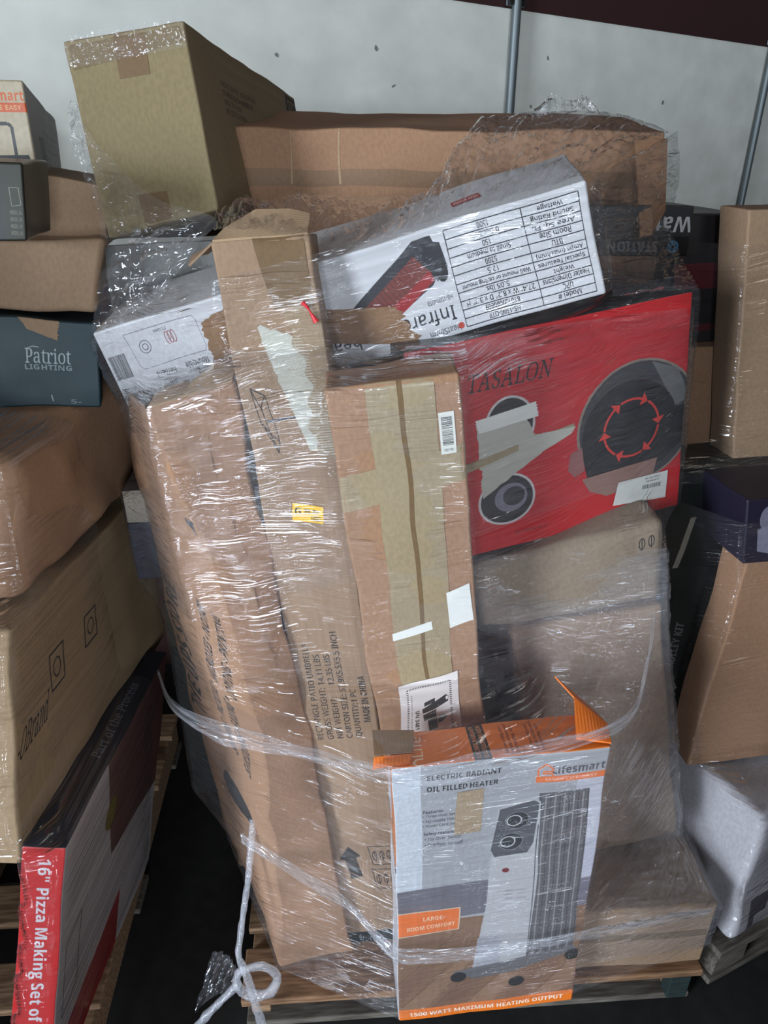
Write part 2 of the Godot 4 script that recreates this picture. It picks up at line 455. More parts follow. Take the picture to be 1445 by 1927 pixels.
func tube(pts: Array, radii: Array, sides: int, rough: float, sd: int) -> ArrayMesh:
	var cv := Curve3D.new()
	for k in pts.size():
		var t: Vector3 = (pts[mini(k + 1, pts.size() - 1)] - pts[maxi(k - 1, 0)]) * 0.18
		cv.add_point(pts[k], -t, t)
	cv.bake_interval = 0.008
	var n := maxi(8, int(cv.get_baked_length() / 0.008))
	var noise := FastNoiseLite.new()
	noise.seed = sd
	noise.frequency = 1.0
	var st := SurfaceTool.new()
	st.begin(Mesh.PRIMITIVE_TRIANGLES)
	var rings := []
	for j in n + 1:
		var tr := cv.sample_baked_with_rotation(cv.get_baked_length() * j / n)
		var f := float(j) / n * (radii.size() - 1)
		var r := lerpf(radii[int(f)], radii[mini(int(f) + 1, radii.size() - 1)], f - int(f))
		var ring := []
		for i in sides:
			var t := TAU * i / sides + j * 0.12
			var k := r * (1.0 + rough * noise.get_noise_3d(cos(TAU * i / sides) * 3.0, sin(TAU * i / sides) * 3.0, j * 0.25))
			ring.append(tr.origin + tr.basis.x * cos(t) * k + tr.basis.y * sin(t) * k)
		rings.append(ring)
	for j in n:
		for i in sides:
			var a: Vector3 = rings[j][i]
			var b: Vector3 = rings[j][(i + 1) % sides]
			var c: Vector3 = rings[j + 1][(i + 1) % sides]
			var d: Vector3 = rings[j + 1][i]
			for p in [a, c, b, a, d, c]:
				st.set_uv(Vector2(p.x, p.y))
				st.add_vertex(p)
	st.index()
	st.generate_normals()
	return st.commit()


# ---------------------------------------------------------------- materials
func noise_tex(sd: int, freq: float, lo: Color, hi: Color, size := 512, oct := 4) -> NoiseTexture2D:
	var f := FastNoiseLite.new()
	f.seed = sd
	f.frequency = freq
	f.fractal_octaves = oct
	var g := Gradient.new()
	g.set_color(0, lo)
	g.set_color(1, hi)
	var t := NoiseTexture2D.new()
	t.width = size
	t.height = size
	t.seamless = true
	t.noise = f
	t.color_ramp = g
	return t


func board(col: Color, rough := 0.82, print_: Texture2D = null, gloss := 0.0) -> StandardMaterial3D:
	var m := StandardMaterial3D.new()
	m.albedo_color = col
	if print_:
		m.albedo_texture = print_
		m.texture_repeat = false
	m.roughness = rough
	m.detail_enabled = true
	m.detail_blend_mode = BaseMaterial3D.BLEND_MODE_MUL
	m.detail_albedo = grain
	m.detail_uv_layer = BaseMaterial3D.DETAIL_UV_2
	m.uv2_scale = Vector3(6.0, 4.0, 1.0)
	if gloss > 0.0:
		m.clearcoat_enabled = true
		m.clearcoat = gloss
		m.clearcoat_roughness = 0.25
	return m


func plain(col: Color, rough := 0.6) -> StandardMaterial3D:
	var m := StandardMaterial3D.new()
	m.albedo_color = col
	m.roughness = rough
	return m


# fine tension folds of stretched film as a normal map; across and along are the fold sizes in metres on a tile of tile.x by tile.y metres
func fold_map(sd: int, tile: Vector2, along: float, across: float, steep: float) -> ImageTexture:
	var W := 512
	var H := 1024
	var n := FastNoiseLite.new()
	n.seed = sd
	n.frequency = 1.0
	n.fractal_octaves = 2
	var mask := FastNoiseLite.new()
	mask.seed = sd + 5
	mask.frequency = 1.0
	mask.fractal_octaves = 2
	var hgt := []
	for y in H + 1:
		var row := PackedFloat32Array()
		var ym := tile.y * y / H
		for x in W + 1:
			var xm := tile.x * x / W
			var a := clampf(0.70 + 1.7 * mask.get_noise_2d(xm * 4.5, ym * 14.0), 0.10, 1.6)
			var yy := ym + 0.014 * mask.get_noise_2d(xm * 3.0 + 20.0, ym * 3.0)
			row.append(a * (n.get_noise_2d(xm / along, yy / across) + 1.5 * n.get_noise_2d(xm / along * 0.5 + 90.0, yy / across * 0.33)))
		hgt.append(row)
	var im := Image.create(W, H, false, Image.FORMAT_RGB8)
	var kx := steep * across / (tile.x / W)
	var ky := steep * across / (tile.y / H)
	for y in H:
		for x in W:
			var v := Vector3(-(hgt[y][x + 1] - hgt[y][x]) * kx, minf((hgt[y + 1][x] - hgt[y][x]) * ky, 0.18), 1.0).normalized()
			im.set_pixel(x, y, Color(v.x * 0.5 + 0.5, v.y * 0.5 + 0.5, v.z * 0.5 + 0.5))
	return ImageTexture.create_from_image(im)


func film(alpha: float, rough: float, folds: Texture2D, tile: Vector2, strength := 1.0) -> StandardMaterial3D:
	var m := StandardMaterial3D.new()
	m.albedo_color = Color(0.95, 0.96, 1.0, alpha)
	m.transparency = BaseMaterial3D.TRANSPARENCY_ALPHA
	m.roughness = rough
	m.metallic_specular = 0.5
	m.cull_mode = BaseMaterial3D.CULL_DISABLED
	m.normal_enabled = true
	m.normal_texture = folds
	m.normal_scale = strength
	m.uv1_scale = Vector3(1.0 / tile.x, 1.0 / tile.y, 1.0)
	return m


func wood(col: Color, sd: int) -> StandardMaterial3D:
	var m := StandardMaterial3D.new()
	m.albedo_color = col
	m.albedo_texture = noise_tex(sd, 0.02, Color(0.55, 0.5, 0.46), Color(1, 1, 1), 512, 5)
	m.uv1_triplanar = true
	m.uv1_scale = Vector3(0.9, 9.0, 9.0)
	m.roughness = 0.85
	return m


# ---------------------------------------------------------------- stretch film
# The film runs round the load: at every height it follows the tightest line round the cartons there, with tension folds along its length.
func wrap_mesh(keys: Array, y0: float, y1: float, centre: Vector2, rise: Vector2, o: Dictionary) -> ArrayMesh:
	var dy: float = o.get("dy", 0.0028)
	var fold: float = o.get("fold", 0.0011)
	var sd: int = o.get("seed", 3)
	var angles := PackedFloat32Array()
	var a: float = o.get("from", -105.0)
	while a < o.get("to", 105.0):
		angles.append(deg_to_rad(a))
		a += o.get("step", 1.1)
	if o.get("round", true):
		while a < 255.0:
			angles.append(deg_to_rad(a))
			a += 8.0
		angles.append(deg_to_rad(255.0))
	var edges := []
	for key in keys:
		var c: Array = BOX[key]
		for e in [[0, 1], [1, 2], [2, 3], [3, 0], [4, 5], [5, 6], [6, 7], [7, 4], [0, 4], [1, 5], [2, 6], [3, 7]]:
			edges.append([Vector3(c[e[0]][0], c[e[0]][1], c[e[0]][2]), Vector3(c[e[1]][0], c[e[1]][1], c[e[1]][2])])
	var step := 0.02
	var rows := int((y1 - y0) / step) + 1
	var R := []
	for j in rows:
		var h := y0 + step * j
		var pts := PackedVector2Array()
		for e in edges:
			var p: Vector3 = e[0]
			var q: Vector3 = e[1]
			var hp := p.y - rise.x * (p.x - centre.x) - rise.y * (p.z - centre.y) - h
			var hq := q.y - rise.x * (q.x - centre.x) - rise.y * (q.z - centre.y) - h
			if hp * hq < 0.0:
				var w := p.lerp(q, hp / (hp - hq))
				pts.append(Vector2(w.x, w.z))
		var hull := Geometry2D.convex_hull(pts)
		var row := PackedFloat32Array()
		for t in angles:
			var d := Vector2(sin(t), cos(t))
			var best := 0.0
			for k in hull.size() - 1:
				var hit = Geometry2D.segment_intersects_segment(centre, centre + d * 4.0, hull[k], hull[k + 1])
				if hit != null:
					best = maxf(best, ((hit as Vector2) - centre).length())
			row.append(best)
		R.append(row)
	var S := []
	for j in rows:
		var row := PackedFloat32Array()
		for i in angles.size():
			var hi := 0.0
			for k in range(maxi(0, j - 1), mini(rows, j + 2)):
				hi = maxf(hi, R[k][i])
			row.append(hi)
		S.append(row)
	var n1 := FastNoiseLite.new()
	n1.seed = sd
	n1.frequency = 1.0
	n1.fractal_octaves = 3
	n1.fractal_gain = 0.55
	var n2 := FastNoiseLite.new()
	n2.seed = sd + 7
	n2.frequency = 1.0
	n2.fractal_octaves = 2
	var fine := int((rows - 1) * step / dy)
	var P := []
	var arc := 0.0
	var U := []
	for j in fine + 1:
		var y := (rows - 1) * step * j / fine
		var f := y / step
		var j0 := mini(int(f), rows - 1)
		var j1 := mini(j0 + 1, rows - 1)
		var t := f - j0
		t = t * t * (3.0 - 2.0 * t)
		var row := PackedVector3Array()
		var urow := PackedVector2Array()
		arc = 0.0
		for i in angles.size():
			# soften over the neighbouring heights
			var ra: float = 0.25 * S[maxi(j0 - 1, 0)][i] + 0.5 * S[j0][i] + 0.25 * S[mini(j0 + 1, rows - 1)][i]
			var rb: float = 0.25 * S[maxi(j1 - 1, 0)][i] + 0.5 * S[j1][i] + 0.25 * S[mini(j1 + 1, rows - 1)][i]
			var r: float = lerpf(ra, rb, t) + o.get("off", 0.005)
			var d := Vector2(sin(angles[i]), cos(angles[i]))
			var xz := centre + d * r
			var yy: float = y0 + y + rise.x * (xz.x - centre.x) + rise.y * (xz.y - centre.y)
			var s: float = r * angles[i]
			var lean: float = yy + o.get("lean", -0.12) * s + 0.012 * n2.get_noise_2d(s * 1.7, yy * 2.3)
			var patch := clampf(0.55 + 1.5 * n2.get_noise_2d(s * 2.2 + 40.0, yy * 5.0), 0.12, 1.6)
			var w := n1.get_noise_2d(s * 2.6, lean * 46.0)
			w = 0.6 - 1.9 * absf(w)
			var w2 := n1.get_noise_2d(s * 1.3 + 70.0, lean * 15.0)
			r += fold * (patch * w + 1.6 * w2)
			xz = centre + d * r
			row.append(Vector3(xz.x, yy, xz.y))
			urow.append(Vector2(s, lean))
		P.append(row)
		U.append(urow)
	return skin(P, U)


# any grid of points as one smooth sheet
func skin(P: Array, U: Array) -> ArrayMesh:
	var V := PackedVector3Array()
	var N := PackedVector3Array()
	var T := PackedVector2Array()
	var I := PackedInt32Array()
	var nr := P.size()
	var nc: int = P[0].size()
	for j in nr:
		for i in nc:
			V.append(P[j][i])
			T.append(U[j][i])
			var du: Vector3 = P[j][mini(i + 1, nc - 1)] - P[j][maxi(i - 1, 0)]
			var dv: Vector3 = P[mini(j + 1, nr - 1)][i] - P[maxi(j - 1, 0)][i]
			var n := du.cross(dv).normalized()
			N.append(n if n.length_squared() > 0.5 else Vector3.BACK)
	for j in nr - 1:
		for i in nc - 1:
			var a := j * nc + i
			I.append_array(PackedInt32Array([a, a + nc, a + nc + 1, a, a + nc + 1, a + 1]))
	var arr := []
	arr.resize(Mesh.ARRAY_MAX)
	arr[Mesh.ARRAY_VERTEX] = V
	arr[Mesh.ARRAY_NORMAL] = N
	arr[Mesh.ARRAY_TEX_UV] = T
	arr[Mesh.ARRAY_INDEX] = I
	var mesh := ArrayMesh.new()
	mesh.add_surface_from_arrays(Mesh.PRIMITIVE_TRIANGLES, arr)
	return mesh


func smooth_rail(pts: Array, n: int) -> Array:
	var cv := Curve3D.new()
	for k in pts.size():
		var t: Vector3 = (pts[mini(k + 1, pts.size() - 1)] - pts[maxi(k - 1, 0)]) * 0.2
		cv.add_point(pts[k], -t, t)
	var out := []
	for i in n + 1:
		out.append(cv.sample_baked(cv.get_baked_length() * i / n, true))
	return out


# loose film hung between two lines of points; folds run from one line to the other
func sheet_mesh(a: Array, b: Array, nu: int, nv: int, sag: float, fold: float, waves: float, sd: int) -> ArrayMesh:
	var ra := smooth_rail(a, nu)
	var rb := smooth_rail(b, nu)
	var n := FastNoiseLite.new()
	n.seed = sd
	n.frequency = 1.0
	n.fractal_octaves = 3
	var P := []
	var U := []
	for j in nv + 1:
		var row := PackedVector3Array()
		var urow := PackedVector2Array()
		var t := float(j) / nv
		for i in nu + 1:
			var p: Vector3 = (ra[i] as Vector3).lerp(rb[i], t)
			var across: Vector3 = rb[i] - ra[i]
			var along: Vector3 = ra[mini(i + 1, nu)] - ra[maxi(i - 1, 0)] + rb[mini(i + 1, nu)] - rb[maxi(i - 1, 0)]
			var out := along.cross(across).normalized()
			if out.z < 0.0:
				out = -out
			var s := float(i) / nu * waves
			var k := n.get_noise_2d(s, t * 1.1) + 0.6 * (0.4 - absf(n.get_noise_2d(s * 2.3 + 20.0, t * 1.6))) + 0.35 * n.get_noise_2d(s * 0.9 + 50.0, t * 7.0)
			p += out * (fold * k * (0.35 + sin(PI * t)))
			p.y -= sag * sin(PI * t)
			row.append(p)
			urow.append(Vector2(t * across.length(), float(i) / nu * 0.8))
		P.append(row)
		U.append(urow)
	return skin(P, U)


func _ready() -> void:
	# ---- camera
	var cam := Camera3D.new()
	cam.name = "camera"
	add_child(cam)
	cam.position = Vector3(0, 1.70, 0)
	cam.rotation_degrees = Vector3(-26.7, 0, 0)
	cam.fov = 71.42
	cam.near = 0.05
	cam.far = 60.0
	cam.current = true
	# ---- sky and exposure
	var we := WorldEnvironment.new()
	we.name = "environment"
	var env := Environment.new()
	env.background_mode = Environment.BG_SKY
	var sky := Sky.new()
	var sm := ProceduralSkyMaterial.new()
	sm.sky_top_color = Color(0.62, 0.70, 0.80)
	sm.sky_horizon_color = Color(0.80, 0.84, 0.88)
	sm.ground_horizon_color = Color(0.5, 0.5, 0.5)
	sm.ground_bottom_color = Color(0.35, 0.35, 0.35)
	sky.sky_material = sm
	env.sky = sky
	env.tonemap_mode = Environment.TONE_MAPPER_LINEAR
	env.tonemap_exposure = 1.14
	env.sdfgi_enabled = true
	env.ssao_enabled = true
	env.ssil_enabled = true
	we.environment = env
	add_child(we)
	# ---- daylight through the dock door in the left wall, and strip lamps under the ceiling
	var room := Basis(Vector3.UP, deg_to_rad(36.0))
	for s in [["side_door_daylight", Vector3(-5.95, 1.75, 0.2), -PI / 2, Vector2(1.6, 2.4), 56.0], ["far_door_daylight", Vector3(-5.95, 1.85, 5.5), -PI / 2, Vector2(1.2, 2.4), 26.0], ["rear_door_daylight", Vector3(-2.7, 1.85, 7.95), 0.0, Vector2(1.4, 2.4), 30.0]]:
		var door := AreaLight3D.new()
		door.name = s[0]
		door.light_color = Color(0.90, 0.95, 1.0)
		door.light_energy = s[4]
		door.area_size = s[3]
		door.area_normalize_energy = true
		door.area_range = 30.0
		door.area_attenuation = 2.0
		door.shadow_enabled = true
		add_child(door)
		door.position = room * s[1]
		door.basis = room * Basis(Vector3.UP, s[2])
	build_materials()
	build_room(room)
	build_pallets()
	build_load()
	build_left_stack()
	build_right_stack()
	build_aisle_stack()
	build_film()


func build_materials() -> void:
	sans = SystemFont.new()
	sans.font_names = PackedStringArray(["Droid Sans"])
	bold = SystemFont.new()
	bold.font_names = PackedStringArray(["Droid Sans"])
	bold.font_weight = 700
	serif = SystemFont.new()
	serif.font_names = PackedStringArray(["Droid Serif"])
	grain = noise_tex(11, 0.035, Color(0.90, 0.895, 0.89), Color(1, 1, 1), 512, 5)
	M.kraft = board(KRAFT)
	M.kraft_red = board(KRAFT_RED)
	M.kraft_pale = board(Color(0.66, 0.55, 0.43))
	M.torn = board(Color(0.60, 0.52, 0.42), 0.95)
	M.flute = board(Color(0.50, 0.38, 0.27), 0.95)
	M.white_card = board(Color(0.80, 0.80, 0.81), 0.5, null, 0.3)
	M.grey_card = board(Color(0.62, 0.62, 0.61), 0.6)
	M.red_card = board(Color(0.72, 0.075, 0.10), 0.4, null, 0.4)
	M.black_card = board(Color(0.055, 0.055, 0.062), 0.4, null, 0.3)
	M.navy_card = board(Color(0.16, 0.19, 0.27), 0.5)
	M.green_card = board(Color(0.055, 0.11, 0.10), 0.5)
	M.teal_card = board(Color(0.06, 0.17, 0.20), 0.5)
	M.maroon_card = board(Color(0.30, 0.06, 0.08), 0.5)
	M.purple_card = board(Color(0.12, 0.10, 0.17), 0.5)
	M.orange_card = board(Color(0.90, 0.46, 0.16), 0.45, null, 0.3)
	M.beige_card = board(Color(0.72, 0.66, 0.55), 0.5)
	M.tape = board(Color(0.60, 0.535, 0.42), 0.4, null, 0.2)
	M.tape_brown = board(Color(0.43, 0.335, 0.215), 0.75)
	M.paper = plain(Color(0.82, 0.82, 0.80), 0.7)
	M.paper_grey = plain(Color(0.66, 0.655, 0.61), 0.8)
	M.thread = plain(Color(0.75, 0.12, 0.16), 0.5)
	M.steel = plain(Color(0.42, 0.45, 0.46), 0.45)
	M.steel.metallic = 0.5
	M.dark_metal = plain(Color(0.12, 0.12, 0.12), 0.5)
	M.wood = wood(Color(0.60, 0.46, 0.34), 5)
	M.wood_pale = wood(Color(0.66, 0.54, 0.42), 6)
	M.wood_grey = wood(Color(0.44, 0.42, 0.39), 7)
	M.wood_teal = wood(Color(0.10, 0.19, 0.19), 8)
	var folds := fold_map(21, Vector2(0.9, 0.6), 0.19, 0.0040, 1.4)
	var crinkles := fold_map(22, Vector2(0.5, 0.5), 0.06, 0.012, 0.35)
	M.film = film(0.03, 0.07, folds, Vector2(0.9, 0.6), 0.95)
	M.film_dense = film(0.05, 0.08, folds, Vector2(0.8, 0.6), 1.0)
	M.film_over = film(0.015, 0.07, folds, Vector2(0.7, 0.5), 0.7)
	M.film_loose = film(0.03, 0.06, crinkles, Vector2(0.5, 0.5), 0.45)
	M.film_old = film(0.008, 0.10, folds, Vector2(1.1, 0.8), 0.8)
	M.film_band = film(0.10, 0.10, folds, Vector2(0.9, 0.30))
	M.film_rope = film(0.16, 0.18, crinkles, Vector2(0.2, 0.1))


func struct(called: String, size: Vector3, at: Vector3, b: Basis, mat: Material) -> MeshInstance3D:
	var m := BoxMesh.new()
	m.size = size
	var o := put(self, called, m, mat)
	o.position = b * at
	o.basis = b
	o.set_meta("kind", "structure")
	return o


func build_room(b: Basis) -> void:
	var plaster := StandardMaterial3D.new()
	plaster.albedo_color = Color(0.92, 0.92, 0.89)
	plaster.albedo_texture = noise_tex(31, 0.012, Color(0.88, 0.88, 0.87), Color(1, 1, 1), 1024, 6)
	plaster.uv1_triplanar = true
	plaster.uv1_world_triplanar = true
	plaster.uv1_scale = Vector3(0.45, 0.45, 0.45)
	plaster.roughness = 0.9
	var maroon := plain(Color(0.20, 0.085, 0.085), 0.75)
	var concrete := StandardMaterial3D.new()
	concrete.albedo_color = Color(0.13, 0.125, 0.12)
	concrete.albedo_texture = noise_tex(33, 0.02, Color(0.55, 0.55, 0.55), Color(1, 1, 1), 1024, 6)
	concrete.uv1_triplanar = true
	concrete.uv1_world_triplanar = true
	concrete.uv1_scale = Vector3(0.8, 0.8, 0.8)
	concrete.roughness = 0.8
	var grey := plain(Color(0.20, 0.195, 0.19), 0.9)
	# the back wall stands at local z -2.184, painted maroon, white, maroon
	struct("floor", Vector3(14.4, 0.2, 10.6), Vector3(1, -0.1, 3.0), b, concrete)
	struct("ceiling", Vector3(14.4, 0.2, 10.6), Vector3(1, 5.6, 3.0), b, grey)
	var wb := struct("wall_back", Vector3(14.4, 5.7, 0.2), Vector3(1, 2.65, -2.29), b, plaster)
	# paint bands, a coat thick, on the wall
	for s in [["upper_paint", 2.155, 5.5], ["lower_paint", 0.0, 1.44]]:
		var m := BoxMesh.new()
		m.size = Vector3(14.4, s[2] - s[1], 0.008)
		var o := put(wb, s[0], m, maroon, "maroon painted band")
		o.position = Vector3(0, (s[1] + s[2]) * 0.5 - 2.65, 0.102)
	# old scuffs and a torn patch in the plaster
	var rng := RandomNumberGenerator.new()
	rng.seed = 8
	var smudge := plain(Color(0.50, 0.50, 0.48), 0.9)
	var spots := [[1.63, 1.90, 0.010, 0.004, 0.5], [2.35, 2.02, 0.012, 0.006, -0.8], [2.46, 1.69, 0.022, 0.020, 0.3], [2.52, 1.58, 0.008, 0.03, 0.0], [1.20, 1.96, 0.008, 0.008, 0.0], [1.06, 1.80, 0.012, 0.004, 0.9], [1.56, 2.0, 0.01, 0.01, 0.2], [2.95, 1.80, 0.012, 0.02, 0.2], [2.9, 1.72, 0.015, 0.008, 0.1], [3.1, 1.9, 0.012, 0.01, 0.4], [2.16, 1.78, 0.012, 0.02, 0.5], [2.28, 1.86, 0.008, 0.008, 0.3]]
	for s in spots:
		var st := SurfaceTool.new()
		st.begin(Mesh.PRIMITIVE_TRIANGLES)
		var n := 14
		var rim := []
		for k in n:
			var rr := rng.randf_range(0.55, 1.0)
			rim.append(Vector3(cos(TAU * k / n) * s[2] * rr, sin(TAU * k / n) * s[3] * rr, 0).rotated(Vector3.BACK, s[4]))
		for k in n:
			for p in [Vector3.ZERO, rim[(k + 1) % n], rim[k]]:
				st.set_normal(Vector3.BACK)
				st.add_vertex(p)
		var o := put(wb, "scuff_mark", st.commit(), smudge)
		o.position = Vector3(s[0] - 1.0, s[1] - 2.65, 0.1012)
	var hole := tube([Vector3(0, 0, 0), Vector3(0.03, 0.012, 0.004), Vector3(0.06, 0.035, 0.006), Vector3(0.09, 0.04, 0.004)], [0.003, 0.006, 0.005, 0.002], 6, 0.8, 4)
	var ho := put(wb, "torn_plaster", hole, plain(Color(0.36, 0.33, 0.29), 0.9))
	ho.position = Vector3(1.30, -0.80, 0.104)
	# side walls; the left one is open where the dock door is
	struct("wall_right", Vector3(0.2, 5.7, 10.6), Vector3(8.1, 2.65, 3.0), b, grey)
	# the wall behind the camera is open at the rear door
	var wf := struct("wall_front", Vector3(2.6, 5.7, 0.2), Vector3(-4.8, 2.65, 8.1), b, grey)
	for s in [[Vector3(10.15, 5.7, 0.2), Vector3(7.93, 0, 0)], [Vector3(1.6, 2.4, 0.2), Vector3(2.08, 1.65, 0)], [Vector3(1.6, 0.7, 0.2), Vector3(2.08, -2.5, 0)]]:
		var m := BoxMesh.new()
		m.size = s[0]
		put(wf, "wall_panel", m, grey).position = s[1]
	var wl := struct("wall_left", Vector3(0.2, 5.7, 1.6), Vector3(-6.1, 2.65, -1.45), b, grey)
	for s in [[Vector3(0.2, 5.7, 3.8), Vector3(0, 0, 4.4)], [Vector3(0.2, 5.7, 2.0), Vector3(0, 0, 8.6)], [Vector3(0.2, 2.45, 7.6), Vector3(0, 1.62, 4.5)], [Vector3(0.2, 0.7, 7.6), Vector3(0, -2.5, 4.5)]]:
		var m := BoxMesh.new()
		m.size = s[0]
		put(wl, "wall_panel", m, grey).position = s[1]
	# conduits down the back wall
	for s in [[2.145, 0.017, true], [3.86, 0.017, false]]:
		var pipe := Node3D.new()
		pipe.name = nm("conduit_pipe")
		add_child(pipe)
		tag(pipe, "grey steel conduit pipe clamped to the white wall above the wide open kraft carton" if s[2] else "grey steel conduit pipe on the white wall beside the black and red carton", "pipe")
		pipe.position = b * Vector3(s[0], 0.0, -2.165)
		pipe.basis = b
		var c := CylinderMesh.new()
		c.top_radius = s[1]
		c.bottom_radius = s[1]
		c.height = 5.4
		c.radial_segments = 20
		put(pipe, "tube", c, M.steel).position = Vector3(0, 2.72, 0)
		for yy in [2.17, 0.9, 3.6]:
			var strap := put(pipe, "strap", bevel_box(Vector3(0.085, 0.022, 0.008), 0.003), M.steel)
			strap.position = Vector3(0, yy, -0.008)
			for sg in [-1, 1]:
				var bolt := CylinderMesh.new()
				bolt.top_radius = 0.009
				bolt.bottom_radius = 0.011
				bolt.height = 0.014
				bolt.radial_segments = 10
				var bo := put(strap, "bolt", bolt, M.dark_metal)
				bo.position = Vector3(0.031 * sg, 0, 0.009)
				bo.rotation_degrees = Vector3(90, 0, 0)
	# strip lamps under the ceiling
	var glow := plain(Color(1, 1, 1), 0.5)
	glow.emission_enabled = true
	glow.emission = Color(1.0, 0.97, 0.92)
	glow.emission_energy_multiplier = 3.0
	for p in [Vector3(-1.5, 5.2, 3.0), Vector3(2.0, 5.2, 3.0), Vector3(-1.5, 5.2, 0.4), Vector3(2.2, 5.2, 0.2)]:
		strip_lamp(b, p, 0.0, glow, 0.45, Vector2(1.4, 0.11), "long white strip lamp hanging under the warehouse ceiling", "strip lamps under the ceiling")


func strip_lamp(b: Basis, p: Vector3, tilt: float, glow: Material, energy: float, size: Vector2, label: String, group: String) -> void:
	var lamp := Node3D.new()
	lamp.name = nm("strip_lamp")
	add_child(lamp)
	tag(lamp, label, "lamp", group)
	lamp.position = b * p
	lamp.basis = b * Basis(Vector3.RIGHT, deg_to_rad(tilt))
	put(lamp, "housing", bevel_box(Vector3(size.x + 0.1, 0.07, size.y + 0.05), 0.01), plain(Color(0.7, 0.7, 0.7), 0.5)).position = Vector3(0, 0.04, 0)
	put(lamp, "diffuser", bevel_box(Vector3(size.x + 0.06, 0.02, size.y + 0.01), 0.006), glow)
	var al := AreaLight3D.new()
	al.name = "lamp_light"
	al.light_color = Color(1.0, 0.97, 0.93)
	al.light_energy = energy
	al.area_size = size
	al.area_normalize_energy = true
	al.area_range = 20.0
	al.area_attenuation = 2.0
	al.shadow_enabled = true
	lamp.add_child(al)
	al.position = Vector3(0, -0.02, 0)
	al.rotation_degrees = Vector3(-90, 0, 0)


# ---------------------------------------------------------------- pallets
func plank(parent: Node3D, called: String, size: Vector3, at: Vector3, mat: Material, turn := 0.0) -> MeshInstance3D:
	var o := put(parent, called, bevel_box(size, 0.003), mat)
	o.position = at
	o.rotation.y = turn
	return o


func build_pallets() -> void:
	# main pallet: deck boards run across, stringers run back
	var p := Node3D.new()
	p.name = nm("wooden_pallet")
	add_child(p)
	tag(p, "worn wooden pallet with dark painted block under the wrapped cartons", "pallet")
	p.position = Vector3(-0.294, 0, -0.860)
	p.rotation_degrees.y = 3.7
	var wts := [M.wood, M.wood_pale, M.wood]
	for k in 7:
		var z := -0.055 - k * 0.155
		plank(p, "deck_board", Vector3(0.984, 0.020, 0.112), Vector3(0.49, 0.1255, z), wts[k % 3])
	for x in [0.03, 0.49, 0.945]:
		plank(p, "stringer", Vector3(0.042, 0.088, 1.02), Vector3(x, 0.0635 + 0.008, -0.545), M.wood_pale if x < 0.9 else M.wood)
	var cap := plank(p, "painted_end", Vector3(0.046, 0.092, 0.03), Vector3(0.945, 0.070, -0.024), M.wood_teal)
	cap.set_meta("label", "dark teal painted stringer end")
	for z in [-0.07, -0.545, -1.02]:
		plank(p, "bottom_board", Vector3(0.984, 0.018, 0.10), Vector3(0.49, 0.0115, z), M.wood_grey)
	# left pallet
	p = Node3D.new()
	p.name = nm("wooden_pallet")
	add_child(p)
	tag(p, "dim wooden pallet with open board gaps under the red pizza set box", "pallet")
	p.position = Vector3(-0.572, 0, -0.62)
	p.rotation_degrees.y = 4.0
	for k in 6:
		plank(p, "deck_board", Vector3(0.62, 0.02, 0.10), Vector3(-0.31, 0.118, -0.10 - k * 0.19), M.wood_pale)
	for x in [-0.03, -0.40]:
		plank(p, "stringer", Vector3(0.04, 0.086, 1.05), Vector3(x, 0.063, -0.575), M.wood_pale)
	for k in 3:
		plank(p, "bottom_board", Vector3(0.62, 0.018, 0.10), Vector3(-0.31, 0.011, -0.1 - k * 0.47), M.wood_grey)
	# right pallet: blocks and boards
	p = Node3D.new()
	p.name = nm("wooden_pallet")
	add_child(p)
	tag(p, "grey weathered block pallet under the white wrapped carton", "pallet")
	p.position = Vector3(0.735, 0, -0.955)
	p.rotation_degrees.y = 24.0
	for k in 3:
		plank(p, "deck_board", Vector3(0.60, 0.022, 0.10), Vector3(0.30, 0.128, -0.05 - k * 0.13), M.wood_grey)
	for x in [0.06, 0.5]:
		for z in [-0.06, -0.30]:
			plank(p, "block", Vector3(0.10, 0.080, 0.10), Vector3(x, 0.077, z), M.wood_grey)
	plank(p, "stringer_board", Vector3(0.60, 0.018, 0.09), Vector3(0.30, 0.026, -0.05), M.wood_grey)
	plank(p, "stringer_board", Vector3(0.60, 0.018, 0.09), Vector3(0.30, 0.026, -0.32), M.wood_grey)


